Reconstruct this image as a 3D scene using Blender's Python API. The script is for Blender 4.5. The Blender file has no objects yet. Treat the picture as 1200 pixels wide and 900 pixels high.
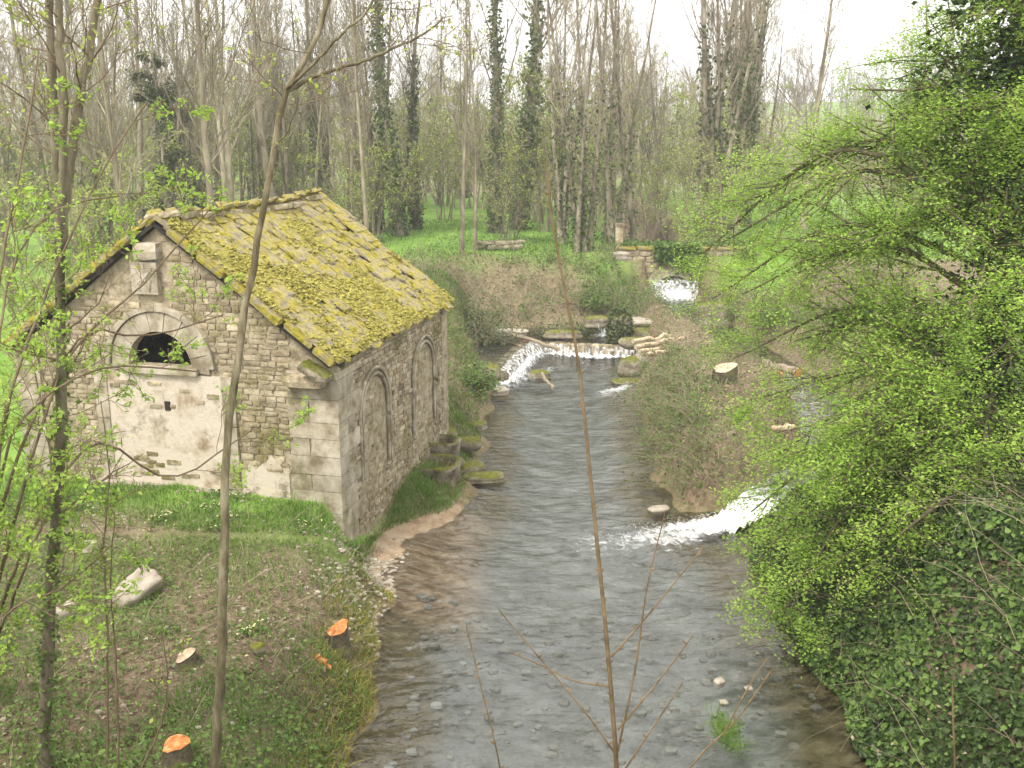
import bpy, math, random
import numpy as np
R = math.radians
random.seed(7)
rng = np.random.default_rng(7)
S = bpy.context.scene
COL = S.collection

# ------------------------------------------------------------------ camera, sky, sun, exposure
FPX = 1170.0                      # focal length in pixels of a 1200 px wide frame
PITCH = math.atan(290 / FPX)
CP, SP = math.cos(PITCH), math.sin(PITCH)
EYE = np.array([0.0, 0.0, 5.0])
cam = bpy.data.cameras.new('camera')
cam.sensor_width = 36
cam.lens = 36 * FPX / 1200
cam.clip_end = 3000
cam.clip_start = 0.05
camo = bpy.data.objects.new('camera', cam)
camo.location = EYE
camo.rotation_euler = (math.pi / 2 - PITCH, 0, 0)
COL.objects.link(camo)
S.camera = camo

SUN_EL, SUN_AZ = 52, 215          # soft light through high cloud, from behind the left shoulder
W = bpy.data.worlds.new('World')
S.world = W
W.use_nodes = True
nt = W.node_tree
bgn = nt.nodes['Background']
sky = nt.nodes.new('ShaderNodeTexSky')
sky.sky_type = 'NISHITA'
sky.sun_disc = False
sky.sun_elevation = R(SUN_EL)
sky.sun_rotation = R(SUN_AZ)
sky.air_density = 1.0
sky.dust_density = 3.0
hs = nt.nodes.new('ShaderNodeHueSaturation')
hs.inputs['Saturation'].default_value = 0.16
nt.links.new(sky.outputs[0], hs.inputs['Color'])
cn = nt.nodes.new('ShaderNodeTexNoise')
cn.inputs['Scale'].default_value = 2.2
cn.inputs['Detail'].default_value = 5
cr = nt.nodes.new('ShaderNodeMapRange')
cr.inputs[1].default_value, cr.inputs[2].default_value = 0.3, 0.7
cr.inputs[3].default_value, cr.inputs[4].default_value = 8.4, 10.2
nt.links.new(cn.outputs[0], cr.inputs[0])
mx = nt.nodes.new('ShaderNodeMix')
mx.data_type = 'RGBA'
mx.inputs[0].default_value = 0.72     # a thick, even veil of cloud over the blue
nt.links.new(hs.outputs[0], mx.inputs[6])
cw = nt.nodes.new('ShaderNodeVectorMath'); cw.operation = 'SCALE'
cw.inputs[0].default_value = (1, .975, .92)          # the veil is faintly warm
nt.links.new(cr.outputs[0], cw.inputs['Scale'])
nt.links.new(cw.outputs[0], mx.inputs[7])
nt.links.new(mx.outputs[2], bgn.inputs[0])
bgn.inputs[1].default_value = 0.13
sun = bpy.data.lights.new('sun', 'SUN')
sun.energy = 1.5
sun.angle = R(14)
sun.color = (1, .93, .82)
suno = bpy.data.objects.new('sun', sun)
suno.rotation_euler = (R(90 - SUN_EL), 0, R(180 - SUN_AZ))
suno.location = (-10, -10, 40)
COL.objects.link(suno)
S.view_settings.view_transform = 'Standard'
S.view_settings.look = 'None'
S.view_settings.gamma = 1
S.view_settings.exposure = 1.2
S.cycles.max_bounces = 6
S.cycles.diffuse_bounces = 4
S.cycles.glossy_bounces = 2
S.cycles.transparent_max_bounces = 8
S.cycles.volume_bounces = 0
S.cycles.use_denoising = True
S.cycles.use_adaptive_sampling = True
S.cycles.adaptive_threshold = 0.03

# ------------------------------------------------------------------ helpers
def at(u, v, z=None, Y=None):
    d = np.array([(u - 600) / FPX, CP - (v - 450) / FPX * SP, -SP - (v - 450) / FPX * CP])
    t = (z - EYE[2]) / d[2] if z is not None else Y / d[1]
    return EYE + d * t

ORG = {}
def tag(o, label=None, cat=None, group=None, kind=None):
    if label: o['label'] = label
    if cat: o['category'] = cat
    if group: o['group'] = group
    if kind: o['kind'] = kind
    return o
def thing(name, label, cat, loc=(0, 0, 0), group=None, rz=0):
    o = bpy.data.objects.new(name, None)
    o.empty_display_size = .2
    COL.objects.link(o)
    o.location = loc
    o.rotation_euler = (0, 0, rz)
    ORG[o.name] = np.array(loc, float)
    return tag(o, label, cat, group)

def mesh(name, V, F, mat=None, smooth=False):
    """F: one int array (N,3)/(N,4) or a list of such arrays"""
    V = np.asarray(V, np.float32)
    if isinstance(F, np.ndarray): F = [F]
    F = [np.asarray(f, np.int32) for f in F if len(f)]
    me = bpy.data.meshes.new(name)
    me.vertices.add(len(V))
    me.vertices.foreach_set('co', V.ravel())
    loops = np.concatenate([f.ravel() for f in F])
    tot = np.concatenate([np.full(len(f), f.shape[1], np.int32) for f in F])
    start = np.concatenate([[0], np.cumsum(tot)[:-1]]).astype(np.int32)
    me.loops.add(len(loops))
    me.loops.foreach_set('vertex_index', loops)
    me.polygons.add(len(tot))
    me.polygons.foreach_set('loop_start', start)
    me.polygons.foreach_set('loop_total', tot)
    me.polygons.foreach_set('use_smooth', np.full(len(tot), smooth, bool))
    me.update(calc_edges=True)
    if mat: me.materials.append(mat)
    return me
def link(name, me, parent=None):
    o = bpy.data.objects.new(name, me)
    COL.objects.link(o)
    if parent:
        o.parent = parent
        ORG[o.name] = ORG[parent.name]
    else:
        ORG[o.name] = np.zeros(3)
    return o
def part(name, V, F, mat, parent, smooth=False, world=True):
    V = np.asarray(V, float)
    if world and parent: V = V - ORG[parent.name]
    return link(name, mesh(name, V, F, mat, smooth), parent)
def join(parts):
    Vs, Fs, n = [], {}, 0
    for V, F in parts:
        V = np.asarray(V).reshape(-1, 3)
        for f in (F if isinstance(F, list) else [F]):
            if len(f): Fs.setdefault(f.shape[1], []).append(np.asarray(f) + n)
        Vs.append(V); n += len(V)
    return np.concatenate(Vs), [np.concatenate(v) for v in Fs.values()]
def unit(v): return v / np.maximum(np.linalg.norm(v, axis=-1, keepdims=True), 1e-9)
def sm(a, b, x):
    t = np.clip((x - a) / (b - a), 0, 1)
    return t * t * (3 - 2 * t)

def tubes(P, Rr, s=5):
    P = np.asarray(P, float); Rr = np.asarray(Rr, float)
    if P.ndim == 2: P, Rr = P[None], Rr[None]
    B, n, _ = P.shape
    T = unit(np.gradient(P, axis=1))
    m = unit(T.mean(1))
    ref = np.where(np.abs(m[:, 2:3]) < .8, np.array([[0, 0, 1.]]), np.array([[1., 0, 0]]))
    n1 = unit(np.cross(T, ref[:, None, :])); n2 = np.cross(T, n1)
    a = np.arange(s) / s * 2 * np.pi
    V = P[:, :, None] + Rr[:, :, None, None] * (np.cos(a)[:, None] * n1[:, :, None] + np.sin(a)[:, None] * n2[:, :, None])
    i = np.arange(B)[:, None, None] * n * s + np.arange(n - 1)[None, :, None] * s
    k = np.arange(s)[None, None]
    k2 = (k + 1) % s
    F = np.stack([i + k, i + k2, i + s + k2, i + s + k], -1).reshape(-1, 4)
    return V.reshape(-1, 3), F
def bend(pts, n):
    pts = np.asarray(pts, float)
    d = np.concatenate([[0], np.cumsum(np.linalg.norm(np.diff(pts[:, :3], axis=0), axis=1))])
    p = np.concatenate([[2 * pts[0] - pts[1]], pts, [2 * pts[-1] - pts[-2]]])
    out = []
    for x in np.linspace(0, d[-1] * .99999, n):
        i = np.searchsorted(d, x, 'right') - 1
        t = (x - d[i]) / (d[i + 1] - d[i])
        a, b, c, e = p[i], p[i + 1], p[i + 2], p[i + 3]
        out.append(.5 * ((2 * b) + (c - a) * t + (2 * a - 5 * b + 4 * c - e) * t * t + (3 * b - a - 3 * c + e) * t ** 3))
    return np.array(out)
def grow(P, Rr, n, t0, t1, ang, lf, rf, npts, up=.1, wob=.1, taper=.3, fall=.5, length=None, flat=0, rg=None):
    g = rg or rng
    B, k, _ = P.shape
    idx = np.repeat(np.arange(B), n); N = len(idx)
    t = g.uniform(t0, t1, N)
    f = t * (k - 1) * .9999; i = f.astype(int); fr = (f - i)[:, None]
    pos = P[idx, i] * (1 - fr) + P[idx, i + 1] * fr
    tan = unit(P[idx, i + 1] - P[idx, i])
    rad = Rr[idx, i] * (1 - fr[:, 0]) + Rr[idx, i + 1] * fr[:, 0]
    L = np.linalg.norm(np.diff(P, axis=1), axis=2).sum(1)[idx] if length is None else np.full(N, length)
    r = g.normal(size=(N, 3))
    if flat: r[:, 2] *= 1 - flat
    r = unit(r - (r * tan).sum(1, keepdims=True) * tan)
    a = (ang * g.uniform(.65, 1.3, N))[:, None]
    d = np.cos(a) * tan + np.sin(a) * r
    ln = L * lf * g.uniform(.55, 1.2, N) * (1 - fall * (t - t0) / max(t1 - t0, 1e-6))
    st = (ln / (npts - 1))[:, None]
    Q = np.zeros((N, npts, 3)); Q[:, 0] = pos
    for j in range(1, npts):
        d = unit(d + np.array([0, 0, up]) + wob * g.normal(size=(N, 3)))
        Q[:, j] = Q[:, j - 1] + d * st
    r0 = np.clip(rad * rf, .0015, None)
    return Q, r0[:, None] * np.linspace(1, taper, npts)[None]
def along(P, n, t0=0, t1=1, jit=0):
    B, k, _ = P.shape
    idx = rng.integers(0, B, n); f = rng.uniform(t0, t1, n) * (k - 1) * .9999
    i = f.astype(int); fr = (f - i)[:, None]
    p = P[idx, i] * (1 - fr) + P[idx, i + 1] * fr
    return p + rng.normal(size=p.shape) * jit
def leaves(p, size, asp=.55, up=.6, var=.35, droop=0, side=None, broad=False):
    n = len(p)
    nr = rng.normal(size=(n, 3)); nr[:, 2] = np.abs(nr[:, 2]) + up * 2
    if side is not None: nr = rng.normal(size=(n, 3)) * .6 + np.asarray(side)
    nr = unit(nr)
    d = rng.normal(size=(n, 3)); d[:, 2] -= droop
    d = unit(d - (d * nr).sum(1, keepdims=True) * nr)
    w = np.cross(nr, d)
    s = (size * rng.uniform(1 - var, 1 + var, n))[:, None]
    mid = p + d * s * .5
    if broad:                                      # a lobed leaf folded along its rib
        h = w * s * asp * .5; f = nr * s * .10
        V = np.stack([p, p + d * s * .12 + h * 1.05 + f, p + d * s * .55 + h * .72 + f * .8, p + d * s, p + d * s * .55 - h * .72 + f * .8, p + d * s * .12 - h * 1.05 + f], 1)
        k = np.arange(n)[:, None] * 6
        return V.reshape(-1, 3), np.concatenate([k + np.array([[0, 1, 2, 3]]), k + np.array([[0, 3, 4, 5]])])
    V = np.stack([p, mid + w * s * asp * .5 + nr * s * .08, p + d * s, mid - w * s * asp * .5 + nr * s * .08], 1)
    return V.reshape(-1, 3), np.arange(4 * n).reshape(-1, 4)
def blades(p, h, w, lean=.4):
    n = len(p)
    a = rng.uniform(0, 2 * np.pi, n)
    hh = (h * rng.uniform(.5, 1.3, n))[:, None]
    dx = np.stack([np.cos(a), np.sin(a), np.zeros(n)], 1)
    ln = np.stack([rng.normal(size=n), rng.normal(size=n), np.zeros(n)], 1) * lean * hh
    tip = p + ln + np.array([0, 0, 1]) * hh
    m = p + ln * .35 + np.array([0, 0, .55]) * hh
    V = np.stack([p - dx * w, p + dx * w, m + dx * w * .7, m - dx * w * .7, tip], 1).reshape(-1, 3)
    b = np.arange(n)[:, None] * 5
    return V, [b + np.array([[0, 1, 2, 3]]), b + np.array([[3, 2, 4]])]

def shoots(p, h, r, lean, droop, npts=4, wob=.25):
    """arching dry stems standing at points p"""
    n = len(p)
    d = unit(np.stack([rng.normal(size=n) * lean, rng.normal(size=n) * lean, np.ones(n)], 1))
    st = (h * rng.uniform(.45, 1.3, n) / (npts - 1))[:, None]
    Q = np.zeros((n, npts, 3)); Q[:, 0] = p - np.array([0, 0, .02])
    for j in range(1, npts):
        Q[:, j] = Q[:, j - 1] + d * st
        d = unit(d + rng.normal(size=(n, 3)) * wob + np.array([0, 0, -droop]))
    return Q, np.full(n, r)[:, None] * np.linspace(1, .45, npts)[None] * rng.uniform(.6, 1.3, (n, 1))

# rounded block: a cube of 26 points, 24 quads
_g = [(x, y, z) for x in (-1, 0, 1) for y in (-1, 0, 1) for z in (-1, 0, 1) if (x, y, z) != (0, 0, 0)]
_gi = {p: i for i, p in enumerate(_g)}
_bf = []
for ax in range(3):
    for sg in (-1, 1):
        for a0 in (-1, 0):
            for b0 in (-1, 0):
                q = []
                for da, db in ((0, 0), (1, 0), (1, 1), (0, 1)):
                    c = [0, 0, 0]; c[ax] = sg; c[(ax + 1) % 3] = a0 + da; c[(ax + 2) % 3] = b0 + db
                    q.append(_gi[tuple(c)])
                _bf.append(q if sg > 0 else q[::-1])
BV = np.array(_g, float); BF = np.array(_bf)
def block(rough=.08, pw=6, rg=None):
    g = rg or rng
    v = BV / (np.abs(BV) ** pw).sum(1, keepdims=True) ** (1 / pw)
    v = v + g.normal(size=v.shape) * rough
    return v * .5
def rotz(V, a):
    c, s = math.cos(a), math.sin(a)
    V = np.asarray(V, float)
    return np.stack([V[:, 0] * c - V[:, 1] * s, V[:, 0] * s + V[:, 1] * c, V[:, 2]], 1)
def box(c, s): return BV * .5 * np.asarray(s) + np.asarray(c), BF
def rock(c, s, rough=.07, pw=3.5, a=0, sub=2):
    """an uneven boulder, finer than block()"""
    n = 4 * sub
    pts, F, m = [], [], {}
    for ax in range(3):
        for sg in (-1, 1):
            ids = np.zeros((n + 1, n + 1), int)
            for i in range(n + 1):
                for j in range(n + 1):
                    c3 = [0, 0, 0]; c3[ax] = sg * n; c3[(ax + 1) % 3] = 2 * i - n; c3[(ax + 2) % 3] = 2 * j - n
                    k = tuple(c3)
                    if k not in m: m[k] = len(pts); pts.append(k)
                    ids[i, j] = m[k]
            for i in range(n):
                for j in range(n):
                    q = [ids[i, j], ids[i + 1, j], ids[i + 1, j + 1], ids[i, j + 1]]
                    F.append(q if sg > 0 else q[::-1])
    v = np.array(pts, float) / n
    v = v / (np.abs(v) ** pw).sum(1, keepdims=True) ** (1 / pw)
    ph = rng.uniform(0, 6, 9)
    for f, am in ((2.3, 1), (4.7, .6), (9, .35)):
        v = v * (1 + rough * am * (np.sin(v[:, :1] * f + ph[0]) * np.sin(v[:, 1:2] * f * 1.1 + ph[1]) + np.sin(v[:, 2:] * f * .9 + ph[2]) * .7))
    v = v + rng.normal(size=v.shape) * rough * .12
    return rotz(v * .5 * np.asarray(s), a) + np.asarray(c), np.array(F)

# ------------------------------------------------------------------ materials
def mk(name, cols, scale=4, detail=6, rough=.9, bump=0, bscale=30, isl=0, trans=0, lo=.35, hi=.65, spec=.3, obj=False, objvar=0, stretch=None, moss=None, mosslo=.45, mosshi=.6, mossup=0, mscale=3):
    m = bpy.data.materials.new(name); m.use_nodes = True
    n = m.node_tree.nodes; l = m.node_tree.links
    b = n['Principled BSDF']; out = n['Material Output']
    b.inputs['Roughness'].default_value = rough
    b.inputs['Specular IOR Level'].default_value = spec
    geo = n.new('ShaderNodeNewGeometry')
    if obj:
        tc = n.new('ShaderNodeTexCoord'); co = tc.outputs['Object']
    else: co = geo.outputs['Position']
    if stretch:
        mp = n.new('ShaderNodeMapping'); mp.inputs['Scale'].default_value = stretch
        l.new(co, mp.inputs[0]); co = mp.outputs[0]
    nz = n.new('ShaderNodeTexNoise'); nz.inputs['Scale'].default_value = scale; nz.inputs['Detail'].default_value = detail; nz.inputs['Roughness'].default_value = .62
    l.new(co, nz.inputs['Vector'])
    rp = n.new('ShaderNodeValToRGB')
    el = rp.color_ramp.elements
    for i, c in enumerate(cols):
        x = lo + (hi - lo) * i / max(len(cols) - 1, 1)
        e = el[i] if i < 2 else el.new(x)
        e.position = x; e.color = (*c, 1)
    fac = nz.outputs['Fac']
    if isl:
        mm = n.new('ShaderNodeMix'); mm.inputs[0].default_value = isl
        l.new(nz.outputs['Fac'], mm.inputs[2])
        mr = n.new('ShaderNodeMapRange'); mr.inputs[3].default_value = lo - .02; mr.inputs[4].default_value = hi + .02
        l.new(geo.outputs['Random Per Island'], mr.inputs[0]); l.new(mr.outputs[0], mm.inputs[3])
        fac = mm.outputs[0]
    l.new(fac, rp.inputs[0]); c = rp.outputs[0]
    if objvar:
        oi = n.new('ShaderNodeObjectInfo'); h2 = n.new('ShaderNodeHueSaturation'); mr = n.new('ShaderNodeMapRange')
        mr.inputs[3].default_value = 1 - objvar; mr.inputs[4].default_value = 1 + objvar
        l.new(oi.outputs['Random'], mr.inputs[0]); l.new(mr.outputs[0], h2.inputs['Value']); l.new(c, h2.inputs['Color']); c = h2.outputs[0]
    if moss:
        z2 = n.new('ShaderNodeTexNoise'); z2.inputs['Scale'].default_value = mscale; z2.inputs['Detail'].default_value = 7; z2.inputs['Roughness'].default_value = .7
        l.new(geo.outputs['Position'], z2.inputs['Vector'])
        f = z2.outputs['Fac']
        if mossup:
            sx = n.new('ShaderNodeSeparateXYZ'); l.new(geo.outputs['Normal'], sx.inputs[0])
            ma = n.new('ShaderNodeMath'); ma.operation = 'MULTIPLY_ADD'; ma.inputs[1].default_value = mossup
            l.new(sx.outputs['Z'], ma.inputs[0]); l.new(f, ma.inputs[2]); f = ma.outputs[0]
        mr = n.new('ShaderNodeMapRange'); mr.inputs[1].default_value = mosslo; mr.inputs[2].default_value = mosshi
        l.new(f, mr.inputs[0])
        z3 = n.new('ShaderNodeTexNoise'); z3.inputs['Scale'].default_value = 17; z3.inputs['Detail'].default_value = 4
        l.new(geo.outputs['Position'], z3.inputs['Vector'])
        r3 = n.new('ShaderNodeValToRGB'); r3.color_ramp.elements[0].position = .35; r3.color_ramp.elements[1].position = .65
        r3.color_ramp.elements[0].color = (*[q * .5 for q in moss], 1); r3.color_ramp.elements[1].color = (*moss, 1)
        l.new(z3.outputs[0], r3.inputs[0])
        mc = n.new('ShaderNodeMix'); mc.data_type = 'RGBA'
        l.new(mr.outputs[0], mc.inputs[0]); l.new(c, mc.inputs[6]); l.new(r3.outputs[0], mc.inputs[7]); c = mc.outputs[2]
    l.new(c, b.inputs['Base Color'])
    if bump:
        bz = n.new('ShaderNodeTexNoise'); bz.inputs['Scale'].default_value = bscale; bz.inputs['Detail'].default_value = 5
        l.new(co, bz.inputs['Vector'])
        bp = n.new('ShaderNodeBump'); bp.inputs['Strength'].default_value = 1; bp.inputs['Distance'].default_value = bump
        l.new(bz.outputs[0], bp.inputs['Height']); l.new(bp.outputs[0], b.inputs['Normal'])
    if trans:
        tr = n.new('ShaderNodeBsdfTranslucent'); l.new(c, tr.inputs[0])
        ms = n.new('ShaderNodeMixShader'); ms.inputs[0].default_value = trans
        l.new(b.outputs[0], ms.inputs[1]); l.new(tr.outputs[0], ms.inputs[2]); l.new(ms.outputs[0], out.inputs[0])
    return m

M = {}
M['bark'] = mk('bark', [(.10, .085, .05), (.20, .175, .115), (.31, .28, .20)], 9, bump=.02, bscale=25, stretch=(1, 1, .25), obj=True, objvar=.3)
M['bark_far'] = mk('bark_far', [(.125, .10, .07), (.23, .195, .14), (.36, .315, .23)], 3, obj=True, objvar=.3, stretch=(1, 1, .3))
M['bark_pale'] = mk('bark_pale', [(.17, .14, .10), (.30, .26, .20), (.40, .36, .29)], 3, obj=True, objvar=.2, stretch=(1, 1, .3))
M['bark_green'] = mk('bark_green', [(.075, .062, .035), (.145, .125, .07), (.27, .235, .16)], 11, bump=.008, bscale=30, stretch=(1, 1, .3), obj=True)
M['bark_mossy'] = mk('bark_mossy', [(.05, .042, .03), (.10, .085, .055), (.14, .14, .04)], 6, bump=.015, bscale=30, obj=True)
M['twig'] = mk('twig', [(.11, .08, .05), (.21, .16, .10)], 9, obj=True)
M['twig_red'] = mk('twig_red', [(.10, .07, .035), (.20, .145, .08)], 14, obj=True, rough=.6)
M['twig_dry'] = mk('twig_dry', [(.15, .115, .075), (.26, .21, .14), (.38, .32, .23)], 5, isl=.8)
M['fresh'] = mk('fresh_leaf', [(.19, .34, .04), (.33, .50, .075), (.50, .64, .14)], 1.6, isl=.55, trans=.48, rough=.6)
M['young'] = mk('young_leaf', [(.22, .30, .04), (.34, .42, .08), (.48, .52, .15)], 2, isl=.7, trans=.35, rough=.6)
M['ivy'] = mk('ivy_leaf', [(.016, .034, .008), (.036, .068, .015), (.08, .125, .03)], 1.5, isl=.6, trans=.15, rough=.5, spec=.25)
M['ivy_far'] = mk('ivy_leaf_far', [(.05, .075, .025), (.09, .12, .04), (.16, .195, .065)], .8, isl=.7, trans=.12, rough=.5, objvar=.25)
M['herb'] = mk('herb_leaf', [(.05, .095, .015), (.10, .18, .03), (.18, .27, .06)], 2, isl=.7, trans=.25, rough=.55)
M['grass'] = mk('grass_blade', [(.08, .15, .022), (.14, .245, .04), (.23, .32, .08)], 1.5, isl=.55, trans=.25, rough=.6)
M['drygrass'] = mk('dry_grass', [(.13, .12, .05), (.25, .21, .11), (.40, .34, .21)], 2, isl=.7, trans=.2, rough=.8)
M['litter'] = mk('dead_leaf', [(.11, .075, .045), (.22, .165, .105), (.42, .34, .25)], 3, isl=.85, rough=.85)
M['mosstuft'] = mk('moss_tuft', [(.14, .125, .03), (.30, .27, .055), (.44, .40, .11)], 2.2, isl=.6, rough=.95, trans=.1)
M['slab'] = mk('roof_stone', [(.16, .135, .105), (.32, .275, .225), (.50, .44, .38)], 6, bump=.012, bscale=30, objvar=.22, moss=(.34, .29, .03), mosslo=.38, mosshi=.55, mscale=6)
M['stone'] = mk('wall_stone', [(.17, .135, .085), (.33, .275, .185), (.47, .41, .30)], 5, bump=.012, bscale=35, objvar=.28, moss=(.19, .17, .05), mosslo=.50, mosshi=.66, mscale=1.6)
M['stone_small'] = mk('small_stone', [(.17, .135, .085), (.33, .275, .185), (.47, .41, .30)], 5, isl=.6, bump=.012, bscale=35, moss=(.19, .17, .05), mosslo=.50, mosshi=.66, mscale=1.6)
M['mortar'] = mk('mortar', [(.17, .14, .09), (.31, .26, .175), (.42, .365, .265)], 7, bump=.02, bscale=22, moss=(.15, .15, .05), mosslo=.62, mosshi=.75, mscale=1.5)
M['ashlar'] = mk('dressed_stone', [(.20, .165, .11), (.35, .305, .23), (.48, .43, .35)], 4, bump=.006, bscale=30, objvar=.12, moss=(.20, .19, .07), mosslo=.52, mosshi=.7, mscale=2.2)
M['plaster'] = mk('plaster', [(.25, .19, .12), (.43, .36, .275), (.54, .475, .395)], 2.6, detail=9, bump=.01, bscale=18, lo=.33, hi=.52, moss=(.22, .18, .11), mosslo=.55, mosshi=.72, mscale=4)
M['mossy'] = mk('mossy_stone', [(.10, .085, .06), (.20, .17, .125), (.33, .29, .23)], 5, bump=.02, bscale=20, moss=(.16, .17, .018), mosslo=.58, mosshi=.78, mossup=.30, mscale=3)
M['pale_stone'] = mk('pale_stone', [(.20, .17, .13), (.34, .295, .235), (.48, .43, .36)], 6, bump=.012, bscale=26, isl=.5)
M['bed_stone'] = mk('bed_stone', [(.17, .16, .12), (.27, .26, .225), (.38, .375, .345)], 6, isl=.5)
M['wood_cut'] = mk('fresh_cut_wood', [(.33, .11, .03), (.52, .20, .06), (.64, .34, .15)], 22, rough=.75, bump=.006, bscale=60)
M['wood_pale'] = mk('pale_cut_wood', [(.32, .22, .14), (.50, .38, .26), (.62, .52, .40)], 18, rough=.75, bump=.006, bscale=50)
M['log'] = mk('log_bark', [(.12, .09, .065), (.26, .2, .15), (.40, .34, .27)], 6, bump=.015, bscale=22)
M['white_flower'] = mk('primrose', [(.55, .54, .22), (.72, .70, .40)], 5, isl=.6, rough=.7)
M['dark'] = mk('dark_inside', [(.02, .018, .015), (.04, .035, .03)], 3)

# ------------------------------------------------------------------ terrain
WZ, PZ = -0.9, -0.55                       # water level of the lower stream and of the pool above the weir
YL = np.array([3, 8.4, 10, 11.2, 12, 12.6, 13.5, 15.2, 16.9, 18.9, 21.4, 23.4, 24.4, 27.9, 29.5])
XL = np.array([-1.3, -1.38, -1.44, -1.5, -1.5, -1.5, -1.35, -.78, -.61, -.51, -.47, -.45, -.6, -.95, -.9])
YR = np.array([3, 8.4, 10, 11.2, 12.6, 13.6, 15.2, 16.9, 18.9, 21.4, 23.8, 26, 29.5])
XR = np.array([3.6, 3.45, 3.35, 3.4, 3.3, 3.35, 2.55, 2.5, 2.7, 2.8, 3.0, 3.3, 3.4])
RACE = np.array([[6.0, 60, .3], [5.6, 40, .3], [5.5, 35.0, .25], [5.5, 33.6, -.35], [5.6, 30, -.38], [6.1, 25, -.42], [6.6, 20, -.45], [6.0, 17.2, -.48], [4.9, 15.6, -.5], [4.0, 14.9, -.58], [3.2, 14.5, -.88]])
def fbm(x, y):
    r = 0
    for k, (f, a) in enumerate(((.23, 1), (.51, .55), (1.13, .3), (2.3, .16), (4.9, .09))):
        r = r + a * (np.sin(x * f * 1.3 + 1.7 * k + .6 * np.sin(y * f + k)) * np.cos(y * f * 1.1 - 2.1 * k + .7 * np.sin(x * f * .9)))
    return r
def race_dist(x, y):
    best = np.full(np.shape(x), 1e9); zz = np.zeros(np.shape(x))
    for a, b in zip(RACE[:-1], RACE[1:]):
        d = b[:2] - a[:2]
        t = np.clip(((x - a[0]) * d[0] + (y - a[1]) * d[1]) / (d @ d), 0, 1)
        q = np.hypot(x - a[0] - t * d[0], y - a[1] - t * d[1])
        z = a[2] + t * (b[2] - a[2])
        m = q < best
        best = np.where(m, q, best); zz = np.where(m, z, zz)
    return best, zz
POOL = np.array([[-1.6, 23.3], [-.22, 23.7], [.58, 27.3], [3.4, 26.8], [3.8, 30.5], [-1.6, 30.5]])
def in_pool(x, y):
    c = np.zeros(np.shape(x), bool)
    n = len(POOL)
    for i in range(n):
        (x0, y0), (x1, y1) = POOL[i], POOL[(i + 1) % n]
        hit = ((y0 > y) != (y1 > y)) & (x < (x1 - x0) * (y - y0) / (y1 - y0 + 1e-12) + x0)
        c ^= hit
    return c
def height(x, y):
    x = np.asarray(x, float); y = np.asarray(y, float)
    n = fbm(x, y)
    wig = .07 * np.sin(y * 2.1) + .05 * np.sin(y * 4.7 + 1)
    dl = np.interp(y, YL, XL) + wig - x
    dr = x - np.interp(y, YR, XR) - wig
    far = 1.3 * sm(19, 34, y)
    hill = 9 * sm(85, 280, y) * (1 + .25 * np.sin(x * .012 + .5)) + 2 * sm(40, 160, x) * sm(60, 140, y)
    tl = far + .10 * n + .35 * sm(-3, -9, x) * sm(13, 8, y) + hill + .012 * np.clip(y - 36, 0, 60)
    tl = tl - .5 * sm(13.4, 14.8, y) * sm(20, 18, y) * sm(-2.7, -2.2, x)
    wl = np.interp(y, [3, 10, 11.5, 13, 14, 17.5, 20, 24, 27], [1.5, 1.3, 1.0, .6, 1.1, 1.25, 1.2, 1.3, 1.2])
    off = np.interp(y, [11.8, 12.4, 13.4, 14.4, 15.3], [0, .5, .75, .55, .05])       # the sand flat below the hut
    zl = WZ - .05 + .10 * np.clip(dl / np.maximum(off, .05), 0, 1) * (off > .02) + (tl - WZ) * sm(0, 1, (dl - off) / wl) ** .8
    tr_near = 1.5 * sm(13.8, 11.5, y) + .15
    isl_ = sm(3.2, 4.2, x) * (1 - sm(8.0, 10.5, x))
    far = far * (1 - isl_) + isl_ * 1.3 * sm(32.6, 34.2, y)
    tr = np.maximum(tr_near, far) + .14 * n + hill + .012 * np.clip(y - 36, 0, 60) + 1.0 * sm(8, 14, x) * sm(34, 20, y)
    wr = np.interp(y, [3, 9, 12, 14, 16, 24, 28], [1.3, 1.3, 1.3, .9, .8, .9, .9])
    zr = WZ - .05 + (tr - WZ) * sm(0, 1, dr / wr)
    bed = WZ - .12 - .3 * sm(0, 1.2, np.minimum(-dl, -dr)) + .03 * n
    bed = np.where(in_pool(x, y), PZ - .3, bed)
    z = np.where(dl > 0, zl, np.where(dr > 0, zr, bed))
    top = far + .1 * n + hill + .012 * np.clip(y - 36, 0, 60)
    z = z + (top - z) * (sm(28.4, 32.2, y + .35 * n) ** 1.1 * (1 - isl_) + isl_ * sm(32.6, 34.2, y))
    q, rz = race_dist(x, y)
    k = 1 - sm(.55, 1.15, q)
    z = np.where((dr > -.3) | (y > 33), z * (1 - k) + np.minimum(z, rz - .18) * k, z)
    z = z + (2.95 - z) * sm(3.6, 2.7, y)          # the road embankment the picture is taken from
    return z
def spaced(lo, hi, st, out, grow_):
    a = list(np.arange(lo, hi, st)); s = st
    x = a[-1]
    while x < out[1]: s *= grow_; x += s; a.append(x)
    s = st; x = lo
    while x > out[0]: s *= grow_; x -= s; a.insert(0, x)
    return np.array(a)
gx = spaced(-9, 9, .11, (-420, 420), 1.12)
gy = spaced(2, 35, .11, (-60, 700), 1.07)
GX, GY = np.meshgrid(gx, gy)
GZ = height(GX, GY)
def grid_faces(nx, ny):
    i = np.arange(ny - 1)[:, None] * nx + np.arange(nx - 1)[None]
    return np.stack([i, i + 1, i + nx + 1, i + nx], -1).reshape(-1, 4)
HUTC, HUTA, HW, HL, HAP, HE, HR = np.array([-2.35, 12.92, 0]), .244, 5.02, 4.9, 2.5, 2.0, 3.85
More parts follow.
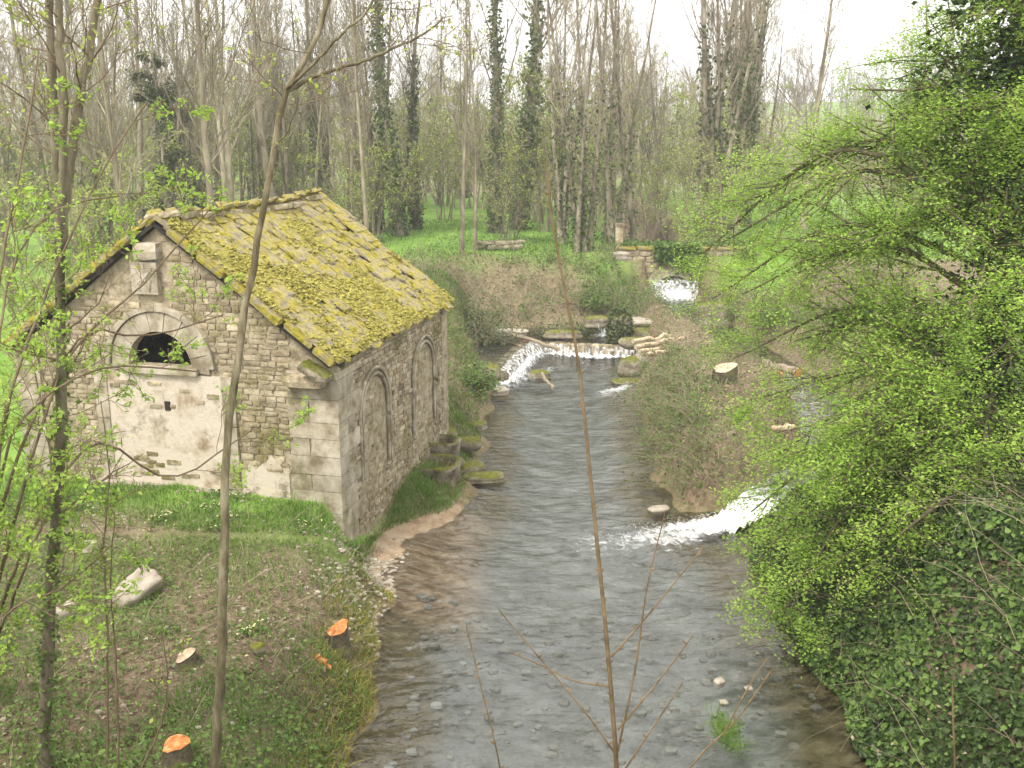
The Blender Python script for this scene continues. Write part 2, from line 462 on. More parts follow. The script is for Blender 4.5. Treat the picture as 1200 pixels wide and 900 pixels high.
def hut_local(x, y):
    dx, dy = x - HUTC[0], y - HUTC[1]
    c, s = math.cos(HUTA), math.sin(HUTA)
    return dx * c - dy * s, dx * s + dy * c      # local x (0 at right corner, negative leftwards), local y (depth)
def masks(x, y):
    z = height(x, y); n = fbm(x * 2.1 + 3, y * 2.1 - 5)
    hx, hy = hut_local(x, y)
    lawn = sm(-1.7, -.5, hy + .25 * n) * (x < -2.0) * (y < 30)
    lawn = np.maximum(lawn, sm(30.5, 33, y + n * .8))
    lawn = np.maximum(lawn, (x < -7) * sm(9, 12, y + n))
    wood = sm(52, 66, y + 5 * fbm(x * .2, y * .2)) * (1 - .8 * sm(.2, .5, fbm(x * .05 + 2, y * .05))) * (1 - .75 * sm(170, 230, y))
    lawn = lawn * (1 - .8 * wood)
    lawn = lawn * np.where(y > 24, sm(.9, 2.2, race_dist(x, y)[0]), 1)
    sand = sm(-.72, -.83, z) * sm(11.3, 12.2, y) * sm(15.7, 15, y) * sm(-.2, -.8, x)
    wet = sm(-.72, -.9, z)
    soil = sm(.25, .6, n + .4 * sm(34, 29, y) * sm(27.5, 29, y))
    return lawn, sand, wet, soil
lawn, sand, wet, soil = masks(GX, GY)
gm = mesh('ground', np.stack([GX, GY, GZ], -1).reshape(-1, 3), grid_faces(len(gx), len(gy)), None, True)
ca = gm.attributes.new('cover', 'FLOAT_COLOR', 'POINT')
ca.data.foreach_set('color', np.stack([lawn, sand, wet, soil], -1).astype(np.float32).ravel())
mg = bpy.data.materials.new('ground'); mg.use_nodes = True
n_ = mg.node_tree.nodes; l_ = mg.node_tree.links
pb = n_['Principled BSDF']; pb.inputs['Roughness'].default_value = .92; pb.inputs['Specular IOR Level'].default_value = .25
ge = n_.new('ShaderNodeNewGeometry')
def nz_(scale, det=7, rough=.65):
    q = n_.new('ShaderNodeTexNoise'); q.inputs['Scale'].default_value = scale; q.inputs['Detail'].default_value = det; q.inputs['Roughness'].default_value = rough
    l_.new(ge.outputs['Position'], q.inputs['Vector']); return q.outputs['Fac']
def ramp_(f, cols, lo=.35, hi=.65):
    r = n_.new('ShaderNodeValToRGB'); e = r.color_ramp.elements
    for i, c in enumerate(cols):
        x = lo + (hi - lo) * i / (len(cols) - 1)
        k = e[i] if i < 2 else e.new(x)
        k.position = x; k.color = (*c, 1)
    l_.new(f, r.inputs[0]); return r.outputs[0]
def mix_(f, a, b):
    q = n_.new('ShaderNodeMix'); q.data_type = 'RGBA'; l_.new(f, q.inputs[0]); l_.new(a, q.inputs[6]); l_.new(b, q.inputs[7]); return q.outputs[2]
at_ = n_.new('ShaderNodeAttribute'); at_.attribute_name = 'cover'
sp_ = n_.new('ShaderNodeSeparateColor'); l_.new(at_.outputs['Color'], sp_.inputs[0])
lit = ramp_(nz_(9, 9, .75), [(.07, .058, .03), (.16, .13, .075), (.25, .20, .13), (.14, .18, .05)], .3, .7)
grs = ramp_(nz_(1.6, 9, .7), [(.10, .20, .028), (.165, .30, .045), (.25, .37, .08)], .3, .7)
sol = ramp_(nz_(12, 8), [(.08, .055, .035), (.17, .12, .08), (.27, .20, .14)])
snd = ramp_(nz_(5, 8), [(.24, .165, .10), (.36, .265, .175), (.43, .34, .24)])
bed_a = ramp_(nz_(5, 9, .75), [(.09, .075, .035), (.19, .155, .08), (.29, .24, .15)], .3, .7)      # silt and algae along the banks
bed_b = ramp_(nz_(2.2, 9, .75), [(.12, .12, .095), (.26, .265, .245), (.37, .38, .375)], .32, .68)     # pale gravel of the channel
sz_ = n_.new('ShaderNodeSeparateXYZ'); l_.new(ge.outputs['Position'], sz_.inputs[0])
md_ = n_.new('ShaderNodeMapRange'); md_.inputs[1].default_value = -1.10; md_.inputs[2].default_value = -1.25; l_.new(sz_.outputs[2], md_.inputs[0])
bed_ = mix_(md_.outputs[0], bed_a, bed_b)
c_ = mix_(at_.outputs['Alpha'], lit, sol)
c_ = mix_(sp_.outputs[0], c_, grs)
c_ = mix_(sp_.outputs[2], c_, bed_)
c_ = mix_(sp_.outputs[1], c_, snd)
l_.new(c_, pb.inputs['Base Color'])
bp_ = n_.new('ShaderNodeBump'); bp_.inputs['Distance'].default_value = .05; bp_.inputs['Strength'].default_value = .8
l_.new(nz_(14, 8, .7), bp_.inputs['Height']); l_.new(bp_.outputs[0], pb.inputs['Normal'])
gm.materials.append(mg)
tag(link('ground', gm), kind='structure')

# ------------------------------------------------------------------ water
def water_mat(name, bsc, bdist, tint, foamy=True):
    m = bpy.data.materials.new(name); m.use_nodes = True
    n = m.node_tree.nodes; l = m.node_tree.links
    n.remove(n['Principled BSDF'])
    g = n.new('ShaderNodeNewGeometry')
    mp = n.new('ShaderNodeMapping'); mp.inputs['Scale'].default_value = (.8, 1.5, 1); mp.inputs['Rotation'].default_value = (0, 0, .12)
    l.new(g.outputs['Position'], mp.inputs[0])
    z1 = n.new('ShaderNodeTexNoise'); z1.inputs['Scale'].default_value = bsc; z1.inputs['Detail'].default_value = 4; z1.inputs['Distortion'].default_value = .6
    z2 = n.new('ShaderNodeTexNoise'); z2.inputs['Scale'].default_value = bsc * 3.3; z2.inputs['Detail'].default_value = 3
    l.new(mp.outputs[0], z1.inputs['Vector']); l.new(mp.outputs[0], z2.inputs['Vector'])
    ad = n.new('ShaderNodeMath'); ad.operation = 'MULTIPLY_ADD'; ad.inputs[1].default_value = .35
    l.new(z2.outputs[0], ad.inputs[0]); l.new(z1.outputs[0], ad.inputs[2])
    bp = n.new('ShaderNodeBump'); bp.inputs['Distance'].default_value = bdist
    l.new(ad.outputs[0], bp.inputs['Height'])
    fr = n.new('ShaderNodeFresnel'); fr.inputs[0].default_value = 1.6; l.new(bp.outputs[0], fr.inputs['Normal'])
    gl = n.new('ShaderNodeBsdfGlossy'); gl.inputs['Roughness'].default_value = .03; l.new(bp.outputs[0], gl.inputs['Normal'])
    tr = n.new('ShaderNodeBsdfTransparent'); tr.inputs[0].default_value = (*tint, 1)
    ms = n.new('ShaderNodeMixShader'); l.new(fr.outputs[0], ms.inputs[0]); l.new(tr.outputs[0], ms.inputs[1]); l.new(gl.outputs[0], ms.inputs[2])
    last = ms.outputs[0]
    if foamy:
        a = n.new('ShaderNodeAttribute'); a.attribute_name = 'foam'
        mf = n.new('ShaderNodeMapping'); mf.inputs['Rotation'].default_value = (0, 0, -.15); mf.inputs['Scale'].default_value = (3.5, 10, 3)
        l.new(g.outputs['Position'], mf.inputs[0])
        zf = n.new('ShaderNodeTexNoise'); zf.inputs['Scale'].default_value = 1.0; zf.inputs['Detail'].default_value = 8; zf.inputs['Roughness'].default_value = .68; zf.inputs['Distortion'].default_value = 1.2
        l.new(mf.outputs[0], zf.inputs['Vector'])
        s1 = n.new('ShaderNodeMath'); s1.operation = 'ADD'; l.new(a.outputs['Fac'], s1.inputs[0]); l.new(zf.outputs[0], s1.inputs[1])
        mr = n.new('ShaderNodeMapRange'); mr.inputs[1].default_value = .80; mr.inputs[2].default_value = 1.15; l.new(s1.outputs[0], mr.inputs[0])
        df = n.new('ShaderNodeBsdfDiffuse'); df.inputs[0].default_value = (.86, .88, .89, 1)
        mw = n.new('ShaderNodeMixShader'); l.new(mr.outputs[0], mw.inputs[0]); l.new(last, mw.inputs[1]); l.new(df.outputs[0], mw.inputs[2]); last = mw.outputs[0]
    l.new(last, n['Material Output'].inputs[0])
    return m
def seg_dist(x, y, a, b):
    a, b = np.array(a), np.array(b); d = b - a
    t = np.clip(((x - a[0]) * d[0] + (y - a[1]) * d[1]) / (d @ d), 0, 1)
    return np.hypot(x - a[0] - t * d[0], y - a[1] - t * d[1]), t
def waves(x, y):
    r = 0
    g = np.random.default_rng(3)
    for k in range(14):
        f = 2.2 * 1.28 ** k; a = g.normal() * .7 + 1.45
        r = r + .011 / (1 + .45 * k) * np.sin(f * (x * np.cos(a) + y * np.sin(a)) + g.uniform(0, 6) + .9 * np.sin(x * 1.7 + k) + .6 * np.sin(y * .9 - k))
    return r
def water_sheet(name, x0, x1, y0, y1, st, zfun, mat, foamfun=None, keep=None):
    xs = np.arange(x0, x1, st); ys = np.arange(y0, y1, st)
    X, Y = np.meshgrid(xs, ys)
    Z = zfun(X, Y)
    F = grid_faces(len(xs), len(ys))
    if keep is not None:
        k = keep(X, Y).ravel(); F = F[k[F].all(1)]
    me = mesh(name, np.stack([X, Y, Z], -1).reshape(-1, 3), F, mat, True)
    fo = (foamfun(X, Y) if foamfun else np.zeros(X.shape)).astype(np.float32)
    me.attributes.new('foam', 'FLOAT', 'POINT').data.foreach_set('value', fo.ravel())
    return tag(link(name, me), kind='structure')
WEIR = [(-.25, 23.7), (-.05, 24.9), (.25, 26.2), (.58, 27.25), (1.5, 27.05), (2.4, 26.85), (3.35, 26.75)]
def foam_lower(x, y):
    d, t = seg_dist(x, y, (3.75, 14.85), (1.5, 13.85))
    n = fbm(x * 3, y * 3) * .12
    w = .22 + .62 * sm(0, .9, t)
    f = (.64 - .32 * sm(.2, 1, t)) * sm(1.5, .1, (d + n) / w)
    for a, b in zip(WEIR[:-1], WEIR[1:]):
        d, _ = seg_dist(x, y, a, b)
        wd = .45 if a[0] < .5 else .14
        f = np.maximum(f, .6 * sm(1.3, .2, (d + n) / wd))
    d, _ = seg_dist(x, y, (-.1, 23.6), (.9, 25.2)); f = np.maximum(f, .32 * sm(.8, .1, d + n))
    d, _ = seg_dist(x, y, (3.0, 23.6), (2.2, 22.8)); f = np.maximum(f, .42 * sm(.5, .1, d + n))
    return f
M['water'] = water_mat('stream_water', 2.6, .045, (.90, .93, .93))
M['race_water'] = water_mat('race_water', 6, .04, (.80, .82, .74))
water_sheet('stream', -2.6, 5.0, 3.3, 27.4, .045,
            lambda x, y: WZ + waves(x, y) + .10 * foam_lower(x, y) * (1 + 1.2 * np.sin(x * 19 + 3 * np.sin(y * 13)) * np.sin(y * 17 + 2 * np.sin(x * 11))), M['water'], foam_lower,
            lambda x, y: (y < 23.9) | ~in_pool(x, y + .1))
water_sheet('pool_water', -1.9, 4.4, 23.2, 30.6, .07, lambda x, y: PZ + waves(x, y) * .6, M['water'],
            lambda x, y: .25 * sm(.9, .1, np.hypot(x - 2.5, y - 28.0)), lambda x, y: in_pool(x, y))
# the mill race behind the bank, falling through the bridge and into the stream
rp = bend(np.column_stack([RACE[1:, 0], RACE[1:, 1], RACE[1:, 2]]), 600)
tn = unit(np.gradient(rp, axis=0)); sd = unit(np.stack([tn[:, 1], -tn[:, 0], np.zeros(len(tn))], 1))
cs = np.linspace(-1, 1, 25)
wid = np.interp(np.arange(600), [0, 520, 570, 599], [.85, .85, .5, .28])
rv = rp[:, None] + cs[None, :, None] * wid[:, None, None] * sd[:, None]
slope = np.abs(np.gradient(rp[:, 2])) / np.linalg.norm(np.gradient(rp, axis=0), axis=1)
rv[:, :, 2] += rng.normal(size=rv.shape[:2]) * (.008 + .05 * np.minimum(slope, .5)[:, None])
me = mesh('mill_race', rv.reshape(-1, 3), grid_faces(25, 600), M['race_water'], True)
fo = np.repeat(np.clip(slope * 2.2 + .18, 0, .7)[:, None], 25, 1).astype(np.float32)
me.attributes.new('foam', 'FLOAT', 'POINT').data.foreach_set('value', fo.ravel())
tag(link('mill_race', me), kind='structure')

# ------------------------------------------------------------------ stone wash house
hut = thing('stone_hut', 'old stone hut with moss covered slab roof and blocked arch window above the stream', 'hut', HUTC, rz=-HUTA)
ORG[hut.name] = np.zeros(3)                        # its parts are given in the hut's own frame
def roof_z(x):                                     # underside of the roof over the gable
    return HE + (HR - HE) * (1 - np.abs(x + HAP) / np.where(x > -HAP, HAP, HW - HAP))
AX, AZ, AR = -2.62, 1.90, .50                      # arched opening
def columns(xs, ztop, y0, y1, lo=None, hi=None, zb=-1.2):
    out = []
    F = np.array([[0, 1, 3, 2], [4, 6, 7, 5], [0, 4, 5, 1], [2, 3, 7, 6], [0, 2, 6, 4], [1, 5, 7, 3]])
    for a, b in zip(xs[:-1], xs[1:]):
        m = (a + b) / 2
        sp = [(zb, zb, ztop(a), ztop(b))]
        if lo is not None and lo(m) is not None:
            sp = [(zb, zb, lo(m), lo(m)), (hi(a), hi(b), ztop(a), ztop(b))]
        for z0a, z0b, z1a, z1b in sp:
            out.append((np.array([[a, y0, z0a], [b, y0, z0b], [a, y0, z1a], [b, y0, z1b], [a, y1, z0a], [b, y1, z0b], [a, y1, z1a], [b, y1, z1b]]), F))
    return join(out)
xs = np.unique(np.concatenate([np.linspace(-HW, 0, 27), np.linspace(AX - AR, AX + AR, 17), [-HAP]]))
arch_hi = lambda x: AZ + math.sqrt(max(AR ** 2 - (x - AX) ** 2, 0))
front = part('front_wall', *columns(xs, lambda x: roof_z(x) - .02, .03, .17, lambda x: AZ if abs(x - AX) < AR else None, arch_hi), M['mortar'], hut)
side = part('side_wall', *box((-.24, HL / 2 + .2, .3), (.42, HL - .44, 2 * (HE - .3) + .04)), M['mortar'], hut)
V, F = box((-.24, 0, 0), (1, 1, 1))
part('side_wall', *box((-HW + .24, HL / 2 + .2, .3), (.42, HL - .44, 2 * (HE - .3) + .04)), M['mortar'], hut)
part('back_wall', *columns(np.unique(np.append(np.linspace(-HW, 0, 9), -HAP)), lambda x: roof_z(x) - .02, HL - .3, HL), M['mortar'], hut)

stone_meshes = [mesh('stone', block(.05, 7), BF, M['stone']) for _ in range(8)]
stones = []                                          # (centre, size, spin, parent)
def keep_front(x, z):
    if z > roof_z(np.array(x)) - .12: return False
    if math.hypot(x - AX, z - AZ) < .80 and z > AZ - .1: return False
    if -3.72 < x < -1.60 and z < 1.95: return False
    if x > -.74: return False
    if -3.1 < x + .35 < -2.3 + .35 and 2.75 < z < 3.6: return False
    if -1.6 < x < -.74 and z < .5: return False     # plaster still on
    return True
def lay(keep, u0, u1, z0, z1, place, hmin, hmax, lmin, lmax):
    z = z0
    while z < z1:
        h = rng.uniform(hmin, hmax); u = u0 - rng.uniform(0, lmax)
        while u < u1:
            ln = rng.uniform(lmin, lmax)
            uc, zc = u + ln / 2, z + h / 2
            if u0 < uc < u1 and keep(uc, zc): stones.append(place(uc, zc, ln * .97, h * .94))
            u += ln
        z += h
lay(keep_front, -HW + .03, -.7, -.5, 3.8, lambda u, z, l, h: ((u, .055, z), (l, .075 + rng.uniform(0, .03), h), 0, front), .05, .10, .10, .30)
def arch_in(v, z):
    for c, top in ((1.38, 1.58), (3.62, 1.62)):
        r = .46
        if abs(v - c) < r and z > -.2 and (z < top - r or math.hypot(v - c, z - top + r) < r): return True
        if math.hypot(v - c, max(z - top + r, 0)) < r + .2 and z > .2: return None
    return False
def keep_side(v, z):
    a = arch_in(v, z)
    return a is not None
lay(keep_side, .28, HL - .02, -.6, HE - .08, lambda v, z, l, h: ((-.05 - (.02 if arch_in(v, z) else 0), v, z), (l, .07 + rng.uniform(0, .035), h), 1, side), .045, .095, .08, .28)
def place_stones(lst, limit=300):
    lst.sort(key=lambda s: -s[1][0] * s[1][2])
    for i, (c, s, r, par) in enumerate(lst[:limit]):
        o = link('stone', stone_meshes[i % 8], par)
        o.location = c; o.scale = s
        o.rotation_euler = (rng.normal() * .01, rng.normal() * .025, (math.pi / 2 if r else 0) + rng.normal() * .02)
    for par in (front, side):
        rest = []
        for c, s, r, p in lst[limit:]:
            if p is par:
                v = block(.06, 7) * np.array(s)
                rest.append(((rotz(v, math.pi / 2) if r else v) + np.array(c), BF))
        if rest: tag(part('small_stones', *join(rest), M['stone_small'], par), kind='stuff')
place_stones(stones)
# dressed stone: quoins, voussoirs, jambs, sill, plaque, ledge
dress = [mesh('dressed_stone', block(.006, 60), BF, M['ashlar']) for _ in range(5)]
def dressed(name, c, s, par=hut, ry=0, rz=0, me=None):
    o = link(name, me or dress[rng.integers(5)], par)
    o.location = c; o.scale = s; o.rotation_euler = (0, ry, rz)
    return o
z = -.6; k = 0
while z < HE - .12:
    h = rng.uniform(.2, .34); ln = (.74, .42)[k % 2]; sd_ = (.34, .62)[k % 2]
    h = min(h, HE - .06 - z)
    dressed('quoin', (-ln / 2 + .02, .155, z + h / 2), (ln, .30, h * .985), front)
    if ln < .7: dressed('quoin', (-.58, .145, z + h / 2), (.30, .26, h * .985), front)
    dressed('quoin', (-.162, .26 + sd_ / 2, z + h / 2), (.33, sd_, h * .985), side)
    z += h; k += 1
z = -.6
while z < HE - .1:
    h = rng.uniform(.16, .26)
    dressed('quoin', (-HW + .2, .14, z + h / 2), (.42, .28, h * .97), front)
    dressed('quoin', (-.16, HL - .16, z + h / 2), (.32, .34, h * .985), side)
    z += h
def ring(r0, r1, a0, a1, y0, y1, n=4, cx=AX, cz=AZ):
    a = np.linspace(a0, a1, n + 1)
    P = []
    for yy in (y0, y1):
        for r in (r0, r1):
            P.append(np.stack([cx + r * np.cos(a), np.full(n + 1, yy), cz + r * np.sin(a)], 1))
    V = np.concatenate(P); m = n + 1
    i = np.arange(n)
    q = lambda a_, b_: np.stack([a_ * m + i, a_ * m + i + 1, b_ * m + i + 1, b_ * m + i], 1)
    F = np.concatenate([q(0, 1), q(3, 2), q(2, 0), q(1, 3), [[0, m, 3 * m, 2 * m], [n, 2 * m + n, 3 * m + n, m + n]]])
    return V, F
e = np.linspace(-.12, math.pi + .12, 10)
for a0, a1 in zip(e[:-1], e[1:]):
    part('voussoir', *ring(AR - .01, AR + .26, a0 + .008, a1 - .008, -.015 - rng.uniform(0, .012), .14), M['ashlar'], front)
e = np.linspace(0, math.pi, 7)
for a0, a1 in zip(e[:-1], e[1:]):
    part('hood_mould', *ring(AR + .275, AR + .35, a0 + .006, a1 - .006, -.05, .1, 5), M['ashlar'], front)
dressed('sill', (AX, .04, AZ - .055), (1.2, .22, .10), front)
for sx in (-1, 1):
    z = .17
    for h in (.52, .40, .46, .25):
        dressed('jamb_stone', (AX + .02 + sx * 1.0, .10, z + h / 2), (.20, .24, h * .99), front)
        z += h
part('ledge', *box((AX, .0, .05), (2.5, .28, .22)), M['pale_stone'], front)
pv = columns(np.linspace(AX - .92, AX + .95, 12), lambda x: AZ - .11, .0, .06, zb=.1)
pl = part('plaster_panel', *pv, M['plaster'], front)
for i in range(26):
    c = (AX + rng.uniform(-.8, .85), .012, rng.uniform(.2, .62) if i < 17 else rng.uniform(1.3, 1.7))
    o = dressed('brick', c, (rng.uniform(.14, .24), .05, rng.uniform(.05, .075)), front, me=stone_meshes[i % 8])
part('putlog_shade', *box((AX + .06, -.003, 1.33), (.085, .02, .13)), M['dark'], front)  # no opening: near-black plate whose colour stands in for the hole's shade
part('plaster_patch', *columns(np.linspace(-1.58, -.76, 30), lambda x: .55 + .10 * math.sin(x * 5) + .05 * math.sin(x * 17) + .03 * math.sin(x * 41), .015, .06, zb=-.4), M['plaster'], front)
plq = part('carved_plaque', *box((-2.72, .02, 3.13), (.40, .16, .44)), M['ashlar'], front)
for i in range(7):                                     # a worn relief of crossing staves
    a = (-.7, .75, .2, -.2, .9, -.9, 0)[i]; c = np.array([-2.72 + (-.05, .03, .08, -.1, -.08, .1, 0)[i], -.062, 3.13 + (.05, .02, -.1, -.08, -.05, .1, .14)[i]])
    d = np.array([math.sin(a), 0, math.cos(a)]) * (.13, .15, .08, .09, .06, .05, .06)[i]
    part('relief', *tubes(np.stack([c - d, c, c + d]), np.array([.014, .02, .014]), 6), M['ashlar'], plq)
part('finial_stone', *join([(block(.03, 5) * np.array([.42, .34, .26]) + np.array([-2.66, .05, 3.50]), BF)]), M['ashlar'], front)
# blind arches of the side wall
def hmould(c, top, r, dr, y):
    pts = [(y, c - r, .15)] + [(y, c - r * math.cos(t), top - .46 + r * math.sin(t) * (1 + .0 * dr)) for t in np.linspace(0, math.pi, 15)] + [(y, c + r, .15)]
    return bend(pts, 40)
for c, top in ((1.38, 1.58), (3.62, 1.62)):
    for r, dr in ((.50, .03), (.59, .034)):
        part('arch_moulding', *tubes(hmould(c, top, r, dr, .0), np.full(40, dr * .8), 6), M['ashlar'], side)
# roof: sloping decks and courses of stone slabs
roofs = []
for sx, x_e in ((1, .03), (-1, -HW - .02)):
    run = abs(x_e + HAP); drop = (HR - HE) * run / (HAP if sx > 0 else HW - HAP)
    sl = math.atan2(drop, run); L_ = math.hypot(drop, run)
    ex = np.array([math.cos(sl) * sx, 0, -math.sin(sl)]); en = np.array([math.sin(sl) * sx, 0, math.cos(sl)])
    o0 = np.array([-HAP, 0, HR + .08])
    deck = BV * .5 * np.array([L_ - .05, HL + .16, .05])
    dv = o0 + (deck[:, :1] + L_ / 2 - .02) * ex + (deck[:, 1:2] + HL / 2) * np.array([0, 1, 0]) + (deck[:, 2:] - .05) * en
    rf = part('roof', dv, BF if sx > 0 else BF, M['dark'], hut)
    roofs.append((rf, sx, sl, L_, ex, en, o0))
slab_meshes = [mesh('roof_slab', block(.07, 6), BF, M['slab']) for _ in range(8)]
for rf, sx, sl, L_, ex, en, o0 in roofs:
    lst = []
    s_ = L_ + .02; row = 0
    while s_ > .02:
        y = -.08 + rng.uniform(-.08, .05) - .15 * (row % 2)
        expo = rng.uniform(.11, .17)
        while y < HL + .16:
            w = rng.uniform(.16, .44)
            yy = min(y + w, HL + .20 + rng.uniform(-.08, .08)) - max(y, -.1)
            if yy > .08:
                ym = max(y, -.1) + yy / 2
                sag = -.09 * math.sin(math.pi * np.clip(ym / HL, 0, 1)) * (1 - s_ / L_) - .03 * math.sin(ym * 2.1) - .02 * math.sin(ym * 5.3 + s_ * 4)
                c = o0 + ex * (s_ - .13 + rng.normal() * .018) + en * (.035 + sag + rng.normal() * .014 + .02) + np.array([0, ym, 0])
                lst.append((c, (rng.uniform(.27, .36), yy * .97, rng.uniform(.035, .075)), rng.normal() * .05))
            y += w
        s_ -= expo; row += 1
    lst.sort(key=lambda q: -q[1][0] * q[1][1])
    lim = 300 if sx > 0 else 0
    tilt = sl - .055
    for i, (c, s, a) in enumerate(lst[:lim]):
        o = link('roof_slab', slab_meshes[i % 8], rf)
        o.location = c; o.scale = s; o.rotation_euler = (rng.normal() * .03, tilt + rng.normal() * .03, a)
    rest = []
    for c, s, a in lst[lim:]:
        v = rotz(block(.06, 6) * np.array(s), a)
        t = (tilt + rng.normal() * .03) * sx
        v = np.stack([v[:, 0] * math.cos(t) + v[:, 2] * math.sin(t), v[:, 1], -v[:, 0] * math.sin(t) + v[:, 2] * math.cos(t)], 1)
        rest.append((v + c, BF))
    tag(part('small_slabs', *join(rest), M['slab'], rf), kind='stuff')
    # moss cushions on the slabs
    N = 34000 if sx > 0 else 3000
    s1 = rng.uniform(.0, 1, N) * L_; y1 = rng.uniform(-.08, HL + .15, N)
    d = fbm(s1 * 2.4 + 3, y1 * 2.4) + .55 * fbm(s1 * 7 + 1, y1 * 6.5) + rng.normal(size=N) * .22
    edge = (y1 < .1) * .35
    kk = (d + edge > .20 - .25 * sm(.3, .75, s1 / L_) + .15 * sm(.25, 0, s1 / L_))
    kk &= ~((np.hypot((s1 - L_ * .80) / .5, (y1 - .9) / .7) < 1) & (rng.uniform(size=N) < .8))
    s1, y1 = s1[kk], y1[kk]
    base = o0 + s1[:, None] * ex + y1[:, None] * np.array([0, 1, 0]) + en * (.085 - .09 * np.sin(np.pi * np.clip(y1 / HL, 0, 1)) * (1 - s1 / L_) - .03 * np.sin(y1 * 2.1) + rng.uniform(-.02, .03, len(s1)))[:, None]
    bl = []
    u = np.array([[1, 0, 0], [0, 1, 0], [-1, 0, 0], [0, -1, 0], [0, 0, 1]], float)
    sz = rng.uniform(.012, .036, len(s1))
    V = base[:, None] + (u[None] + rng.normal(size=(len(s1), 5, 3)) * .25) * sz[:, None, None] * np.array([1, 1, .75])
    b = np.arange(len(s1))[:, None] * 5
    F = np.concatenate([b + np.array([q]) for q in ([0, 1, 4], [1, 2, 4], [2, 3, 4], [3, 0, 4])])
    tag(part('roof_moss', V.reshape(-1, 3), F, M['mosstuft'], rf), kind='stuff')
rf, sx, sl, L_, ex, en, o0 = roofs[0]
y = -.1; k = 0
while y < HL + .1:                                     # ridge stones
    ln = rng.uniform(.35, .7)
    o = link('ridge_stone', stone_meshes[k % 8], rf)
    o.location = (-HAP + rng.normal() * .02, y + ln / 2, HR + .12 - .11 * math.sin(math.pi * np.clip(y / HL, 0, 1)))
    o.scale = (.34, ln * .97, .09); o.rotation_euler = (rng.normal() * .04, rng.normal() * .1, rng.normal() * .04)
    y += ln; k += 1
cop = mesh('coping_stone', block(.04, 6), BF, M['slab'])
for rfx in roofs:                                      # coping along the gable rake
    rf_, sx_, sl_, LL, ex_, en_, oo = rfx
    s = .25
    while s < LL - .15:
        ln = min(rng.uniform(.35, .62), LL - s)
        o = link('coping_stone', cop, rf_)
        o.location = oo + ex_ * (s + ln / 2) + en_ * .02 + np.array([0, -.03 + rng.normal() * .015, 0])
        o.scale = (ln * .95, .28, .10); o.rotation_euler = (rng.normal() * .05, sl_ * sx_ + rng.normal() * .03, 0)
        s += ln * .98
kn = dressed('kneeler_stone', (-.22, -.13, HE - .02), (.46, .36, .12), front, ry=.5, me=mesh('kneeler_stone', block(.04, 6), BF, M['mossy']))
dressed('corbel', (-.42, -.02, HE - .17), (.62, .34, .17), front, me=mesh('corbel', block(.03, 7), BF, M['stone']))

# ------------------------------------------------------------------ trees of the wood
def add_parts(root, trunk, branches=None, extra=(), bark='bark_far', twig=None, tname='trunk', s0=8):
    if trunk is not None: part(tname, *trunk, M[bark], root, True, world=False)
    if branches is not None: part('branches', *branches, M[twig or bark], root, False, world=False)
    for nm, VF, mt in extra: tag(part(nm, *VF, M[mt], root, False, world=False), kind='stuff')
def stem(h, r, lean=.03, wob=.02, n=14, taper=.12, g=None, d0=None):
    g = g or rng
    d = unit(np.array([g.normal() * lean, g.normal() * lean, 1.])) if d0 is None else unit(np.array(d0, float))
    p = np.zeros((n, 3)); p[0] = (0, 0, -.4)
    for i in range(1, n):
        d = unit(d + np.array([g.normal() * wob, g.normal() * wob, .03]))
        p[i] = p[i - 1] + d * (h + .4) / (n - 1)
    t = np.linspace(0, 1, n)
    return p[None], (r * (1 - (1 - taper) * t ** .8) * (1 + .35 * np.exp(-t * 22)))[None]
PROT = {}
def ivy_on(P, Rr, n, t1, size, spread):
    B, k, _ = P.shape
    t = np.abs(rng.beta(1.1, 1.5, n)) * t1
    idx = rng.integers(0, B, n); f = t * (k - 1) * .999; i = f.astype(int); fr = (f - i)[:, None]
    p = P[idx, i] * (1 - fr) + P[idx, i + 1] * fr
    r = Rr[idx, i] * (1 - fr[:, 0]) + Rr[idx, i + 1] * fr[:, 0]
    a = rng.uniform(0, 2 * np.pi, n)
    lump = .6 + .5 * np.sin(t * 23 + a * 2) * np.sin(t * 41 + 1)
    rad = r + spread * np.abs(rng.normal(size=n)) * lump
    sd_ = np.stack([np.cos(a), np.sin(a), np.zeros(n)], 1)
    return leaves(p + sd_ * rad[:, None], size, .75, side=None, up=.0, droop=.6)
